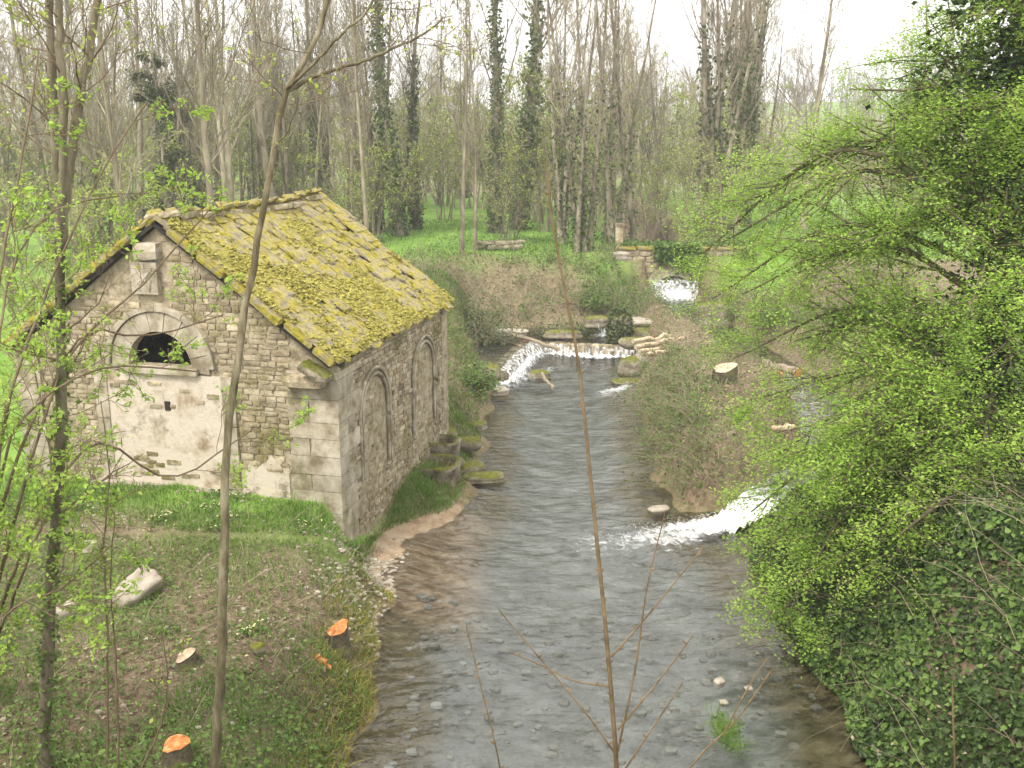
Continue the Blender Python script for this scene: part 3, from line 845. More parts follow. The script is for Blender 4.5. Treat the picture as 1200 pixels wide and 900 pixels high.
def proto_tree(kind, seed):
    global rng
    keep = rng; rng = np.random.default_rng(seed)
    root = thing('bare_tree', 'x', 'tree')
    ex = []
    if kind == 'slender':
        P, Rr = stem(rng.uniform(14, 17), .13, .03, .02)
        b1 = grow(P, Rr, 34, .22, .97, .6, .20, .30, 6, .16, .07, .25, .55)
        b2 = grow(*b1, 6, .25, 1, .6, .5, .55, 4, .08, .1, .3, .4)
        b3 = grow(*b2, 4, .25, 1, .6, .55, .6, 3, .05, .1, .4, .3)
    elif kind == 'spread':
        P, Rr = stem(rng.uniform(12, 14), .2, .04, .03)
        b1 = grow(P, Rr, 22, .28, .97, .75, .36, .32, 8, .1, .09, .2, .5)
        b2 = grow(*b1, 8, .2, 1, .65, .42, .55, 5, .07, .12, .3, .4)
        b3 = grow(*b2, 5, .25, 1, .65, .5, .6, 3, .04, .12, .4, .3)
    elif kind in ('clump', 'poplars'):
        n = 7 if kind == 'clump' else 4
        st = [stem(rng.uniform(12, 16), rng.uniform(.10, .17), 0, .02, d0=(math.cos(q) * rng.uniform(.03, .19), math.sin(q) * rng.uniform(.03, .19), 1)) for q in np.linspace(0, 6.28, n, endpoint=False)]
        P = np.concatenate([s[0] + np.array([rng.normal() * .35, rng.normal() * .35, 0]) for s in st]); Rr = np.concatenate([s[1] for s in st])
        b1 = grow(P, Rr, 16, .3, .97, .55, .2, .32, 6, .18, .07, .25, .5)
        b2 = grow(*b1, 6, .25, 1, .6, .5, .55, 4, .1, .1, .3, .4)
        b3 = grow(*b2, 3, .25, 1, .6, .55, .6, 3, .05, .1, .4, .3)
    elif kind == 'ivy':
        P, Rr = stem(rng.uniform(12, 15), .2, .03, .03)
        b1 = grow(P, Rr, 20, .35, .97, .7, .26, .3, 7, .13, .08, .25, .5)
        b2 = grow(*b1, 6, .25, 1, .6, .5, .55, 4, .08, .1, .3, .4)
        b3 = grow(*b2, 3, .25, 1, .6, .55, .6, 3, .05, .1, .4, .3)
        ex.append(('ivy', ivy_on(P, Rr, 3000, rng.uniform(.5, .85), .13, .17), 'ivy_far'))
    elif kind == 'shrub':
        st = [stem(rng.uniform(2.6, 4.4), .035, 0, .05, 8, d0=(rng.normal() * .22, rng.normal() * .22, 1)) for _ in range(7)]
        P = np.concatenate([s[0] + np.array([rng.normal() * .2, rng.normal() * .2, 0]) for s in st]); Rr = np.concatenate([s[1] for s in st])
        b1 = grow(P, Rr, 9, .25, 1, .8, .35, .5, 5, .08, .12, .3, .4)
        b2 = grow(*b1, 5, .2, 1, .7, .5, .6, 4, .03, .12, .4, .3)
        b3 = grow(*b2, 2, .2, 1, .7, .5, .6, 3, .03, .12, .4, .3)
        ex.append(('foliage', leaves(along(b3[0], 2300, 0, 1, .03), .085, .6, .4), 'young'))
    elif kind == 'evergreen':
        P, Rr = stem(8, .16, .02, .02)
        b1 = grow(P, Rr, 40, .12, .95, 1.2, .26, .35, 5, -.05, .07, .3, .7)
        b2 = grow(*b1, 7, .2, 1, .8, .45, .6, 4, -.04, .08, .4, .3)
        b3 = grow(*b2, 2, .2, 1, .8, .45, .6, 3, -.04, .08, .4, .3)
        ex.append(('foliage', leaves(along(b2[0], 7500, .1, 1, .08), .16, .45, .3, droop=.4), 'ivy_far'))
    s0 = 7
    tr = tubes(P, Rr, s0)
    br = join([tubes(*b1, 5), tubes(b2[0], np.maximum(b2[1], .009), 3), tubes(b3[0], np.maximum(b3[1], .0065), 3)])
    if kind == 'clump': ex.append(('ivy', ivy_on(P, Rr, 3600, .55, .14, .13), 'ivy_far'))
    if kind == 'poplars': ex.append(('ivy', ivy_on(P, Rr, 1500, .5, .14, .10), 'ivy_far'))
    if kind in ('slender', 'poplars'): ex.append(('buds', leaves(along(b3[0], 700, .2, 1, .02), .06, .6, .3), 'young'))
    add_parts(root, tr, br, ex, 'bark_far')
    rng = keep
    for c in root.children: c.hide_render = False
    return root
protos = {}
for kind, ns in (('slender', 4), ('spread', 3), ('clump', 2), ('poplars', 2), ('ivy', 3), ('shrub', 3), ('evergreen', 1)):
    protos[kind] = [[proto_tree(kind, 100 + 17 * i + len(kind)), False] for i in range(ns)]
def copy_tree(root):
    r = root.copy(); COL.objects.link(r)
    for c in root.children:
        q = c.copy(); COL.objects.link(q); q.parent = r
        for d in c.children:
            e_ = d.copy(); COL.objects.link(e_); e_.parent = q
    return r
def put(kind, i, x, y, sc, name, label, group=None, cat='tree', dz=0, hs=1.0):
    pr = protos[kind][i % len(protos[kind])]
    if pr[1]: o = copy_tree(pr[0])
    else: o = pr[0]; pr[1] = True
    o.name = name
    o.location = (x, y, float(height(x, y)) + dz)
    o.scale = (sc, sc, sc * hs)
    o.rotation_euler = (0, 0, rng.uniform(0, 6.28))
    tag(o, label, cat, group)
    if not group and 'group' in o: del o['group']
    return o
def pxx(u, Y, z=3): return (u - 600) / FPX * (Y * CP - (z - 5) * SP)
# trees that stand out one by one
SPEC = [
    ('ivy', 0, 468, 38, 1.05, 'ivy_clad_tree', 'tall grey trunk in dark ivy standing behind the hut roof on the meadow edge'),
    ('ivy', 1, 487, 40, .8, 'ivy_clad_tree', 'thinner ivy dark trunk close beside a taller ivy clad trunk behind the hut'),
    ('ivy', 2, 580, 39, 1.0, 'ivy_clad_tree', 'ivy clad tree rising behind the log pile on the meadow'),
    ('ivy', 0, 606, 41, 1.25, 'ivy_clad_tree', 'tallest trunk with thick shaggy ivy column, behind the log pile'),
    ('ivy', 1, 375, 42, .9, 'ivy_clad_tree', 'ivy wrapped trunk seen just above the hut ridge end'),
    ('clump', 0, 838, 39, 1.05, 'tree_clump', 'big multi-stemmed clump heavy with ivy beside the stone bridge'),
    ('clump', 1, 873, 42, .95, 'tree_clump', 'leaning multi-stemmed clump with ivy, behind the bridge clump'),
    ('poplars', 0, 690, 33.5, .8, 'poplar_clump', 'clump of slender bare stems on the bank top above the weir pool'),
    ('poplars', 1, 728, 37, .85, 'poplar_clump', 'clump of slim trunks rising by the pale gate post'),
    ('poplars', 0, 655, 36, .75, 'poplar_clump', 'loose clump of thin bare stems with ivied feet behind the weir pool bank'),
    ('spread', 0, 945, 40, .8, 'bare_tree', 'bare spreading tree with arching twigs right of the ivy clump'),
    ('spread', 1, 1080, 44, .75, 'bare_tree', 'thin bare tree with ivy tufts on the far right meadow'),
    ('slender', 0, 247, 21.5, .85, 'bare_tree', 'slim straight bare trunk standing behind the hut ridge'),
    ('slender', 1, 540, 32.8, .6, 'bare_tree', 'thin straight sapling trunk on the bank left of the log pile'),
    ('slender', 2, 556, 33.6, .55, 'bare_tree', 'paler thin trunk beside another sapling on the bank by the log pile'),
    ('evergreen', 0, 196, 33, .8, 'evergreen_tree', 'dark evergreen with drooping boughs behind the hut'),
    ('spread', 2, 330, 36, .8, 'bare_tree', 'bare tree with many upswept forks behind the hut roof'),
    ('slender', 3, 417, 45, .8, 'bare_tree', 'straight bare tree beyond the hut roof by the fence post'),
]
for kind, i, u, Y, sc, nm, lb in SPEC:
    put(kind, i, pxx(u, Y), Y, sc, nm, lb)
# the rest of the wood: look-alikes
for k in range(125):
    Y = rng.uniform(44, 100)
    u = rng.uniform(-120, 780) if k < 98 else rng.uniform(780, 1250)
    kind = ('slender', 'spread', 'slender', 'poplars', 'spread')[k % 5] if k % 13 else 'ivy'
    if u > 880 and kind != 'spread': kind = 'slender'
    sc = rng.uniform(.55, .82) * (.62 if u > 930 else 1)
    nm, lb, gp = {'slender': ('bare_tree', 'slender bare grey tree in the wood beyond the meadow', 'slender bare trees of the wood'),
                  'spread': ('bare_tree', 'bare tree with wide spreading crown in the wood beyond the meadow', 'spreading bare trees of the wood'),
                  'poplars': ('poplar_clump', 'far clump of several slim bare stems in the wood beyond the meadow', 'clumped bare trees of the wood'),
                  'ivy': ('ivy_clad_tree', 'bare tree with ivy on its trunk in the wood beyond the meadow', 'ivy clad trees of the wood')}[kind]
    put(kind, int(rng.integers(4)), pxx(u, Y), Y, sc, nm, lb, gp)
for k in range(40):                                      # left wood close behind the hut
    Y = rng.uniform(24, 46); u = rng.uniform(-80, 440)
    if Y < 30 and u > 150: Y += 12
    put(('slender', 'spread', 'slender', 'poplars')[k % 4], int(rng.integers(4)), pxx(u, Y), Y, rng.uniform(.5, .85), 'bare_tree',
        'bare tree of the thicket behind and left of the hut', 'bare trees of the thicket behind the hut')
for k, (u, Y, sc) in enumerate([(430, 36, .9), (455, 39, 1.1), (520, 44, 1), (590, 36, .9), (640, 40, 1), (700, 40, 1), (760, 43, 1.1), (800, 37, .9), (620, 47, 1.2), (90, 24, .9), (30, 21, .9),
                                (140, 27, 1), (350, 44, 1), (400, 34, .8), (480, 52, 1.3), (560, 52, 1.3), (660, 50, 1.2), (845, 36.5, .9), (900, 44, 1), (10, 30, 1.1), (990, 43, 1), (1060, 38, .9), (680, 60, 1.4), (300, 50, 1.3)] + [(float(q_), 44 + (q_ * 7) % 23, 1.1 + (q_ % 5) * .15) for q_ in range(20, 900, 26)]):
    put('shrub', k, pxx(u, Y), Y, sc, 'young_leafed_shrub', 'shrub with thin stems and pale green young leaves under the bare trees', 'young leafed shrubs under the wood', 'shrub')
g8 = np.random.default_rng(8)
ux = g8.uniform(-60, 55, 2600); uy = g8.uniform(58, 105, 2600)
P = np.zeros((2600, 5, 3)); P[:, 0] = np.stack([ux, uy, height(ux, uy) - .1], 1)
dd = unit(np.stack([g8.normal(size=2600) * .25, g8.normal(size=2600) * .25, np.ones(2600)], 1)); ll = g8.uniform(1.2, 5, 2600)[:, None] / 4
for j in range(1, 5): P[:, j] = P[:, j - 1] + dd * ll; dd = unit(dd + g8.normal(size=dd.shape) * .12)
u1 = grow(P, np.full((2600, 5), .022), 7, .25, 1, .6, .4, .7, 4, .06, .12, .5, .3, rg=g8)
tag(link('undergrowth', mesh('undergrowth', *join([tubes(P, np.full((2600, 5), .022) * np.linspace(1, .5, 5), 3), tubes(u1[0], np.full(u1[1].shape, .013), 3)]), M['bark_far'])), 'grey brown tangle of bare undergrowth between the trunks of the wood', 'undergrowth', kind='stuff')
# far wood on the hillside
fw = []
g9 = np.random.default_rng(5)
for k in range(330):
    x = g9.uniform(-150, 190); y = g9.uniform(100, 240)
    if k > 230: x = g9.uniform(20, 170); y = g9.uniform(140, 250)
    b = np.array([x, y, float(height(x, y)) - .3])
    h = g9.uniform(5, 10)
    P, Rr = stem(h, .16, .03, .03, 5, g=g9)
    b1 = grow(P, Rr, 16, .2, 1, .6, .4, .6, 4, .1, .1, .3, .5, rg=g9)
    b2 = grow(*b1, 5, .2, 1, .6, .5, .7, 3, .05, .1, .5, .3, rg=g9)
    V, F = join([tubes(P, Rr, 4), tubes(b1[0], np.maximum(b1[1], .03), 3), tubes(b2[0], np.maximum(b2[1], .025), 3)])
    fw.append((V + b, F))
V, F = join(fw)
tag(link('far_wood', mesh('far_wood', V, F, M['bark_far'])), 'hazy mass of bare woodland on the far hillside', 'woodland', kind='stuff')

# ------------------------------------------------------------------ bridge, weir, stones, logs
def on(u, v, dz=0, z0=0):
    """ground point under a pixel of the picture (a few steps of search)"""
    z = z0
    for _ in range(25):
        p = at(u, v, z=z); z = .5 * z + .5 * float(height(p[0], p[1]))
    return np.array([p[0], p[1], float(height(p[0], p[1])) + dz])
# stone bridge over the race
BC = np.array([5.5, 34.2, 0])
br = thing('stone_bridge', 'low ivy grown stone arch bridge with white water falling under its arch', 'bridge', BC)
bx = np.unique(np.concatenate([np.linspace(-1.9, 2.6, 16), np.linspace(-.9, .9, 19)]))
ahi = lambda x: -.55 + .98 * math.sqrt(max(1 - (x / .9) ** 2, 0))
V, F = columns(bx, lambda x: 1.28 + .02 * math.sin(x * 5), -.35, 1.6, lambda x: -1.2 if abs(x) < .9 else None, ahi, zb=-1.2)
core = part('bridge_wall', V, F, M['mortar'], br, world=False)
for a0, a1 in zip(np.linspace(0, math.pi, 12)[:-1], np.linspace(0, math.pi, 12)[1:]):
    part('voussoir', *ring(.9, 1.16, a0 + .012, a1 - .012, -.40, -.1, 3, cx=0, cz=-.5), M['ashlar'], core, world=False)
z = -1.0
while z < 1.2:
    h = rng.uniform(.14, .22); x = -1.85
    while x < 2.5:
        ln = rng.uniform(.22, .5)
        if math.hypot(x + ln / 2, max(z + .5, 0)) > 1.3:
            o = link('stone', stone_meshes[rng.integers(8)], core); o.location = (x + ln / 2, -.36, z + h / 2); o.scale = (ln * .95, .1, h * .93)
        x += ln
    z += h
for k in range(7):
    o = link('coping_stone', cop, br); o.location = (-1.6 + k * .66, -.2, 1.33); o.scale = (.64, .5, .13); o.rotation_euler = (0, rng.normal() * .03, rng.normal() * .03)
pp = np.stack([rng.uniform(-2.1, 2.7, 5200), -.42 - np.abs(rng.normal(size=5200)) * .08, np.zeros(5200)], 1)
pp[:, 2] = 1.45 - np.abs(rng.normal(size=5200)) * (.35 + .25 * np.sin(pp[:, 0] * 3) ** 2)
pp = pp[fbm(pp[:, 0] * 3, pp[:, 2] * 3) > .1]
pp = pp[~((np.hypot(pp[:, 0], np.maximum(pp[:, 2] + .5, 0)) < .95))]
top = np.stack([rng.uniform(-2.1, 2.7, 2500), rng.uniform(-.4, .5, 2500), rng.uniform(1.36, 1.5, 2500)], 1)
tag(part('ivy', *leaves(np.concatenate([pp, top[::2]]), .10, .8, .2), M['herb'], br, world=False), kind='stuff')
gp = thing('gate_post', 'pale square stone gate post standing at the bridge end', 'post', on(725, 297))
part('shaft', *box((0, 0, .36), (.24, .24, 1.0)), M['stone'], gp, world=False)
part('cap', *box((0, 0, .90), (.29, .29, .10)), M['stone'], gp, world=False)

# weir
wr = thing('stone_weir', 'low angled stone weir with white water spilling over it', 'weir', (.6, 26, WZ))
wpts = bend([(x, y, 0) for x, y in WEIR], 34)
for a, b in zip(wpts[:-1], wpts[1:]):
    d = b - a; L = np.linalg.norm(d)
    o = link('weir_stone', stone_meshes[rng.integers(8)], wr)
    nrm = np.array([-d[1], d[0], 0]) / L
    o.location = (a + b) / 2 + nrm * .17 + np.array([0, 0, PZ - .19]) - np.array([.6, 26, WZ]); o.scale = (L * 1.05, .34, .36)
    o.rotation_euler = (0, 0, math.atan2(d[1], d[0]))
mw = bpy.data.materials.new('white_water'); mw.use_nodes = True
n_ = mw.node_tree.nodes; l_ = mw.node_tree.links
ge = n_.new('ShaderNodeNewGeometry'); mp = n_.new('ShaderNodeMapping'); mp.inputs['Scale'].default_value = (16, 16, 2.2); l_.new(ge.outputs['Position'], mp.inputs[0])
zq = n_.new('ShaderNodeTexNoise'); zq.inputs['Scale'].default_value = 1; zq.inputs['Detail'].default_value = 5; l_.new(mp.outputs[0], zq.inputs['Vector'])
mrr = n_.new('ShaderNodeMapRange'); mrr.inputs[1].default_value = .42; mrr.inputs[2].default_value = .72; l_.new(zq.outputs[0], mrr.inputs[0])
pbw = n_['Principled BSDF']; pbw.inputs['Base Color'].default_value = (.86, .88, .89, 1); pbw.inputs['Roughness'].default_value = .4
l_.new(mrr.outputs[0], pbw.inputs['Alpha'])
M['white'] = mw
def fall_sheet(path, drop, thr, zt, seed=0):
    g = np.random.default_rng(seed)
    P = bend([(x, y, 0) for x, y in path], 60)
    tn = unit(np.gradient(P, axis=0)); nr = np.stack([tn[:, 1], -tn[:, 0], np.zeros(60)], 1)
    rows = []
    for t in np.linspace(0, 1, 8):
        jit = g.normal(size=60) * .02
        rows.append(P + nr * (thr * t + jit - .04)[:, None] + np.array([0, 0, 1]) * (zt + .015 - drop * t * t)[..., None] + np.array([0, 0, 1]) * (np.abs(g.normal(size=60)) * .025 * t)[:, None])
    V = np.stack(rows, 1).reshape(-1, 3)
    return V, grid_faces(8, 60)
V1, F1 = fall_sheet(WEIR[:4], PZ - WZ + .03, .45, PZ, 1)
V2, F2 = fall_sheet(WEIR[3:], PZ - WZ + .03, .10, PZ - .05, 2)
tag(link('waterfall', mesh('waterfall', *join([(V1, F1), (V2, F2)]), mw, True)), 'thin white curtain of water spilling over the stone weir', 'waterfall', kind='stuff')
V3, F3 = fall_sheet([(2.35, 28.15), (2.55, 28.35), (2.85, 28.3)], .55, .3, -.05, 3)
tag(link('side_waterfall', mesh('side_waterfall', V3, F3, mw, True)), 'short white chute of water dropping into the weir pool', 'waterfall', kind='stuff')
V4, F4 = fall_sheet([(4.65, 34.0), (5.5, 34.1), (6.35, 34.0)], .85, .8, .34, 4)
tag(link('bridge_waterfall', mesh('bridge_waterfall', V4, F4, mw, True)), 'white sheet of water falling under the bridge arch', 'waterfall', kind='stuff')
# splashes: little tufts of white thrown up by the cascade and the weir
def splash(n, a, b, w, h):
    t = rng.uniform(0, 1, n)[:, None]
    p = np.array(a) * (1 - t) + np.array(b) * t + rng.normal(size=(n, 3)) * np.array([w, w, 0]); p[:, 2] += np.abs(rng.normal(size=n)) * h
    u = np.array([[1, 0, 0], [-.5, .8, 0], [-.5, -.8, 0], [0, 0, 1.1]])
    V = p[:, None] + (u + rng.normal(size=(n, 4, 3)) * .3) * rng.uniform(.003, .010, (n, 1, 1))
    k = np.arange(n)[:, None] * 4
    return V.reshape(-1, 3), np.concatenate([k + np.array([q]) for q in ([0, 1, 3], [1, 2, 3], [2, 0, 3], [0, 2, 1])])
mfo = mk('foam', [(.80, .82, .83), (.88, .9, .9)], 5)
sp = join([splash(700, (3.7, 14.75, -.82), (2.4, 14.3, -.88), .13, .06), splash(300, (2.6, 14.35, -.88), (1.2, 13.95, -.9), .2, .03), splash(300, (-.1, 23.8, -.86), (.8, 26.9, -.86), .12, .06), splash(300, (2.5, 28, -.52), (2.8, 27.9, -.52), .12, .04)])
tag(link('water_spray', mesh('water_spray', *sp, mfo)), 'white spray and bubbles thrown up where the water falls', 'spray', kind='stuff')

# loose stones
def stone_thing(name, label, c, s, mat='mossy', a=0, rough=.08, pw=3.5, cat='stone', group=None):
    V, F = rock((0, 0, 0), s, rough, pw, a)
    o = link(name, mesh(name, V, F, M[mat], True)); o.location = c
    return tag(o, label, cat, group)
p = at(510, 556, z=-.45)
def trough(name, label, c, L, Wd, H, a, seed):
    t = thing(name, label, 'trough', c, rz=a)
    n = 40; th = np.linspace(0, 2 * np.pi, n, endpoint=False)
    def loop(k, z, j=.012):
        x = np.sign(np.cos(th)) * np.abs(np.cos(th)) ** .55 * L / 2 * k; y = np.sign(np.sin(th)) * np.abs(np.sin(th)) ** .55 * Wd / 2 * k
        return np.stack([x, y, np.full(n, z)], 1) + rng.normal(size=(n, 3)) * j
    def stack(ls):
        V = np.concatenate(ls); m = len(ls); F = []
        i = np.arange(n)
        for k in range(m - 1): F.append(np.stack([k * n + i, k * n + (i + 1) % n, (k + 1) * n + (i + 1) % n, (k + 1) * n + i], 1))
        return V, np.concatenate(F)
    part('basin', *stack([loop(.93, -.5), loop(.95, 0), loop(.98, H * .6), loop(1, H * .9), loop(.97, H), loop(.86, H * .99), loop(.82, H * .8), loop(.78, H * .5), loop(.4, H * .46), loop(.01, H * .46)]), M['mossy'], t, True, world=False)
    part('rim', *stack([loop(1.01, H * .86), loop(1.03, H * .96), loop(.95, H * 1.05), loop(.86, H * 1.02), loop(.84, H * .9)]), M['mossy'], t, True, world=False)
    return t
trough('stone_trough', 'mossy oval stone trough at the hut wall, lower of two', at(500, 560, z=-.66), 1.15, .8, .30, -.22, 1)
trough('stone_trough', 'mossy stone trough set higher, tucked against the hut wall', at(506, 536, z=-.55), 1.0, .6, .34, -.2, 2)
for (u, v, z, s, a, lb) in [
    (566, 560, -.85, (.75, .38, .16), .1, 'flat mossy slab lying at the water edge below the troughs'),
    (553, 549, -.78, (.45, .34, .24), .4, 'rounded mossy block behind the flat slab at the water edge'),
    (540, 568, -.85, (.26, .2, .16), .9, 'small mossy stone between the trough and the flat slab'),
    (548, 520, -.6, (.5, .4, .25), .2, 'mossy stone on the grassy bank beyond the troughs'),
    (586, 459, -.8, (.42, .34, .2), .3, 'pale topped stone at the left end of the weir'),
    (530, 545, -.72, (.4, .34, .3), .7, 'mossy boulder wedged at the stream end of the troughs'),
    (470, 566, -.6, (.5, .3, .3), .2, 'mossy footing stone at the hut wall before the troughs'),
    (520, 512, -.4, (.55, .35, .3), .4, 'mossy footing stone at the far hut corner'),
    (577, 437, -.62, (.36, .7, .42), .1, 'dark mossy block holding the left end of the weir'),
    (560, 500, -.7, (.4, .3, .2), 1.1, 'low stone at the foot of the bank halfway to the weir'),
    (632, 441, -.85, (.55, .42, .30), .2, 'dark wet boulder below the weir with driftwood on it'),
    (741, 430, -.75, (.72, .62, .52), .1, 'square bright green mossy block on the bank opposite the weir'),
    (737, 449, -.92, (.85, .55, .2), .1, 'flat mossy slab under the square mossy block'),
    (742, 402, -.3, (.7, .6, .3), .1, 'flat squared stone in the bank above the mossy block'),
    (600, 390, -.5, (.9, .35, .22), -.1, 'long pale stone at the far edge of the weir pool'),
    (660, 392, -.45, (1.1, .4, .25), .1, 'mossy ledge stone at the foot of the bank behind the pool'),
    (700, 378, -.2, (.8, .5, .35), .2, 'mossy ledge beside the small chute'),
    (1035, 880, -.8, (.22, .2, .2), .5, 'pale round stone at the foot of the ivy bank'),
    (843, 800, -.9, (.13, .11, .09), .5, 'pale cobble breaking the shallow water'),
    (877, 808, -.9, (.10, .09, .07), .2, 'small cobble next to the reddish twig tip in the shallows'),
    (848, 824, -.9, (.09, .08, .06), .1, 'smaller pale cobble below another in the shallows'),
    (772, 597, -.88, (.34, .2, .1), .3, 'pale flat stone above the foaming cascade'),
]:
    stone_thing('stone', lb, at(u, v, z=z), s, 'pale_stone' if 'pale' in lb or 'cobble' in lb else 'mossy', a)
stone_thing('boulder', 'angular pale block of stone lying in the leaf litter before the hut', on(160, 698, .04), (.48, .26, .36), 'pale_stone', .9, .10, 12, 'boulder').rotation_euler = (.55, .25, .3)
stone_thing('boulder', 'small upright pale stone on the bank near the angular block', on(107, 648, .05), (.18, .15, .22), 'pale_stone', .2, .06, 4, 'boulder')
stone_thing('boulder', 'small brownish stone beside the ivied tree foot', on(78, 722, .04), (.2, .18, .2), 'pale_stone', .8, .06, 4, 'boulder')
stone_thing('boulder', 'small grey green stone by the slender forked tree', on(303, 765, .04), (.13, .12, .13), 'mossy', .8, .06, 4, 'boulder')
for (u, v, z, s, a, lb) in [(752, 377, -.22, (1.3, .8, .2), .05, 'wide pale ledge of old masonry above the mossy blocks'), (757, 391, -.42, (1.2, .7, .28), .02, 'lower course of old masonry under the wide pale ledge'),
                            (770, 416, -.45, (1.0, .6, .3), .1, 'squared stone step beside the heap of cut poles'), (727, 300, 1.2, (.5, .4, .25), .3, 'rough stone at the foot of the pale gate post'), (835, 372, .0, (.9, .5, .8), .1, 'weathered grey masonry stub right of the bridge arch')]:
    stone_thing('masonry_block', lb, at(u, v, z=z), s, 'mossy' if 'lower' in lb or 'stub' in lb else 'pale_stone', a, .05, 8, 'masonry')
ib = at(726, 402, z=-.6); o = thing('ivy_bush', 'dark ivy smothered stub of wall beside the small chute', 'ivy', ib)
part('wall_stub', *rock((0, 0, .3), (.5, .5, 1.0), .06, 6), M['mossy'], o, True, world=False)
q = unit(rng.normal(size=(2600, 3))) * np.array([.36, .36, .62]) * rng.uniform(.8, 1.12, (2600, 1)) + np.array([0, 0, .35])
tag(part('ivy', *leaves(q, .075, .8, .2, droop=.5), M['ivy_far'], o, world=False), kind='stuff')
for k, (u, v, z, r, h, lb) in enumerate([(572, 372, .1, .75, .9, 'rounded dark green bramble bush at the far left corner of the weir pool'), (545, 340, .7, .6, .7, 'ivy bush on the bank top left of the weir pool'), (700, 350, .2, .7, .8, 'bramble thicket on the slope above the small chute'),
                                 (650, 335, .8, .8, .5, 'low ivy mat round the feet of the thin stems above the pool'), (850, 365, -.1, .8, .9, 'olive bush against the bridge wall'), (905, 385, .0, .9, .8, 'loose olive bush on the cleared bank beyond the pale stump'), (555, 440, -.2, .45, .5, 'grassy bush on the bank between hut and weir')]):
    c = at(u, v, z=z); c[2] = float(height(c[0], c[1])); o = thing('bramble_bush', lb, 'bush', c)
    S7, R7 = shoots(np.concatenate([rng.normal(size=(150, 2)) * r * .35, np.zeros((150, 1))], 1), h * 1.2, .006, .6, .25, 5)
    tag(part('stems', *tubes(S7, R7, 3), M['twig_dry'], o, world=False), kind='stuff')
    tag(part('leaves', *leaves(along(S7, 2400, .15, 1, .07), .07, .65, .3, .5), M['ivy_far' if k in (0, 1, 3) else 'herb'], o, world=False), kind='stuff')
# rubble spill at the corner of the hut, too small to count
rp_ = []
for k in range(900):
    x = rng.normal(-1.95, .28); y = rng.normal(12.3, .65)
    z = float(height(x, y))
    if z < WZ - .02: continue
    s = rng.uniform(.015, .05)
    rp_.append((block(.1, 3) * s * np.array([1.5, 1.2, .8]) + np.array([x, y, z + s * .2]), BF))
for k in range(500):
    x = rng.uniform(-9, -1.3); y = rng.uniform(7, 13.5); s = rng.uniform(.012, .045)
    rp_.append((block(.1, 3) * s * np.array([1.5, 1.2, .8]) + np.array([x, y, float(height(x, y)) + s * .2]), BF))
tag(link('rubble', mesh('rubble', *join(rp_), M['pale_stone'])), 'scattered pale rubble and pebbles on the bank', 'rubble', kind='stuff')
rp_ = []
for k in range(380):
    x = rng.uniform(-1.3, 3.4); y = rng.uniform(7, 12.5) if k < 420 else rng.uniform(12.5, 23); s = rng.uniform(.02, .13) ** 1.1
    z = float(height(x, y))
    rp_.append((block(.09, 3) * s * np.array([1.4, 1.2, .7]) + np.array([x, y, z + s * .15]), BF))
tag(link('stream_pebbles', mesh('stream_pebbles', *join(rp_), M['bed_stone'])), 'brownish pebbles lying on the stream bed under water', 'pebbles', kind='stuff')

# logs, stumps and cut wood
def log(name, label, a, b, r, cut='wood_pale', bark='log', group=None, wob=.02, cat='log'):
    a, b = np.array(a, float), np.array(b, float)
    o = thing(name, label, cat, (a + b) / 2, group)
    n = 8
    P = a + (b - a) * np.linspace(0, 1, n)[:, None]; P[1:-1] += rng.normal(size=(n - 2, 3)) * wob
    Rr = r * (1 + rng.normal(size=n) * .06)
    V, F = tubes(P, Rr, 10)
    part('bark', V, F, M[bark], o, True)
    for e, i in ((0, 0), (1, n - 1)):
        ringv = V[i * 10:(i + 1) * 10]; c = ringv.mean(0); d = unit(b - a) * (.006 if e else -.006)
        part('cut_end', np.concatenate([ringv + d, [c + d]]), np.array([[k, (k + 1) % 10, 10] for k in range(10)]), M[cut], o)
    return o
def stump(name, label, c, r, h, cut='wood_cut', lean=(0, 0), rag=.0):
    o = thing(name, label, 'stump', c)
    n = 14; th = np.linspace(0, 2 * np.pi, n, endpoint=False)
    rr = r * (1 + .12 * np.sin(th * 3 + rng.uniform(0, 6)) + .06 * rng.normal(size=n))
    L = []
    for t, k in ((-.3, 1.5), (0, 1.3), (.25, 1.08), (1, 1.0)):
        L.append(np.stack([rr * k * np.cos(th) + lean[0] * t, rr * k * np.sin(th) + lean[1] * t, np.full(n, h * t) + (rag * np.sin(th + 1) * r if t == 1 else 0)], 1))
    V = np.concatenate(L); i = np.arange(n)
    F = np.concatenate([np.stack([k * n + i, k * n + (i + 1) % n, (k + 1) * n + (i + 1) % n, (k + 1) * n + i], 1) for k in range(3)])
    part('bark', V, F, M['bark_mossy'], o, True, world=False)
    top = L[-1] + np.array([0, 0, .006]); c2 = top.mean(0) + np.array([0, 0, .012 + rag * .3 * r])
    inner = c2 + (top - c2) * .55 + np.stack([np.zeros(n), np.zeros(n), rng.normal(size=n) * rag * r * .35 + .004], 1)
    V = np.concatenate([top, inner, [c2]])
    part('cut_face', V, [np.stack([i, (i + 1) % n, n + (i + 1) % n, n + i], 1), np.stack([n + i, n + (i + 1) % n, np.full(n, 2 * n)], 1)], M[cut], o, world=False)
    return o
stump('tree_stump', 'freshly cut stump with ragged orange top on the stream bank', on(398, 762, 0), .12, .27, rag=.5)
stump('tree_stump', 'orange sawn stump at the foot of the slender forked tree', on(208, 897, 0), .115, .2, rag=.1)
stump('tree_stump', 'small pale pink cut stump among ivy below the angular block', on(218, 781, 0), .09, .12, 'wood_pale', rag=.5)
stump('tree_stump', 'tall stump with pale flat sawn top on the brushy bank across the stream', at(848, 466, z=-.1), .22, .62, 'wood_pale', rag=.3)
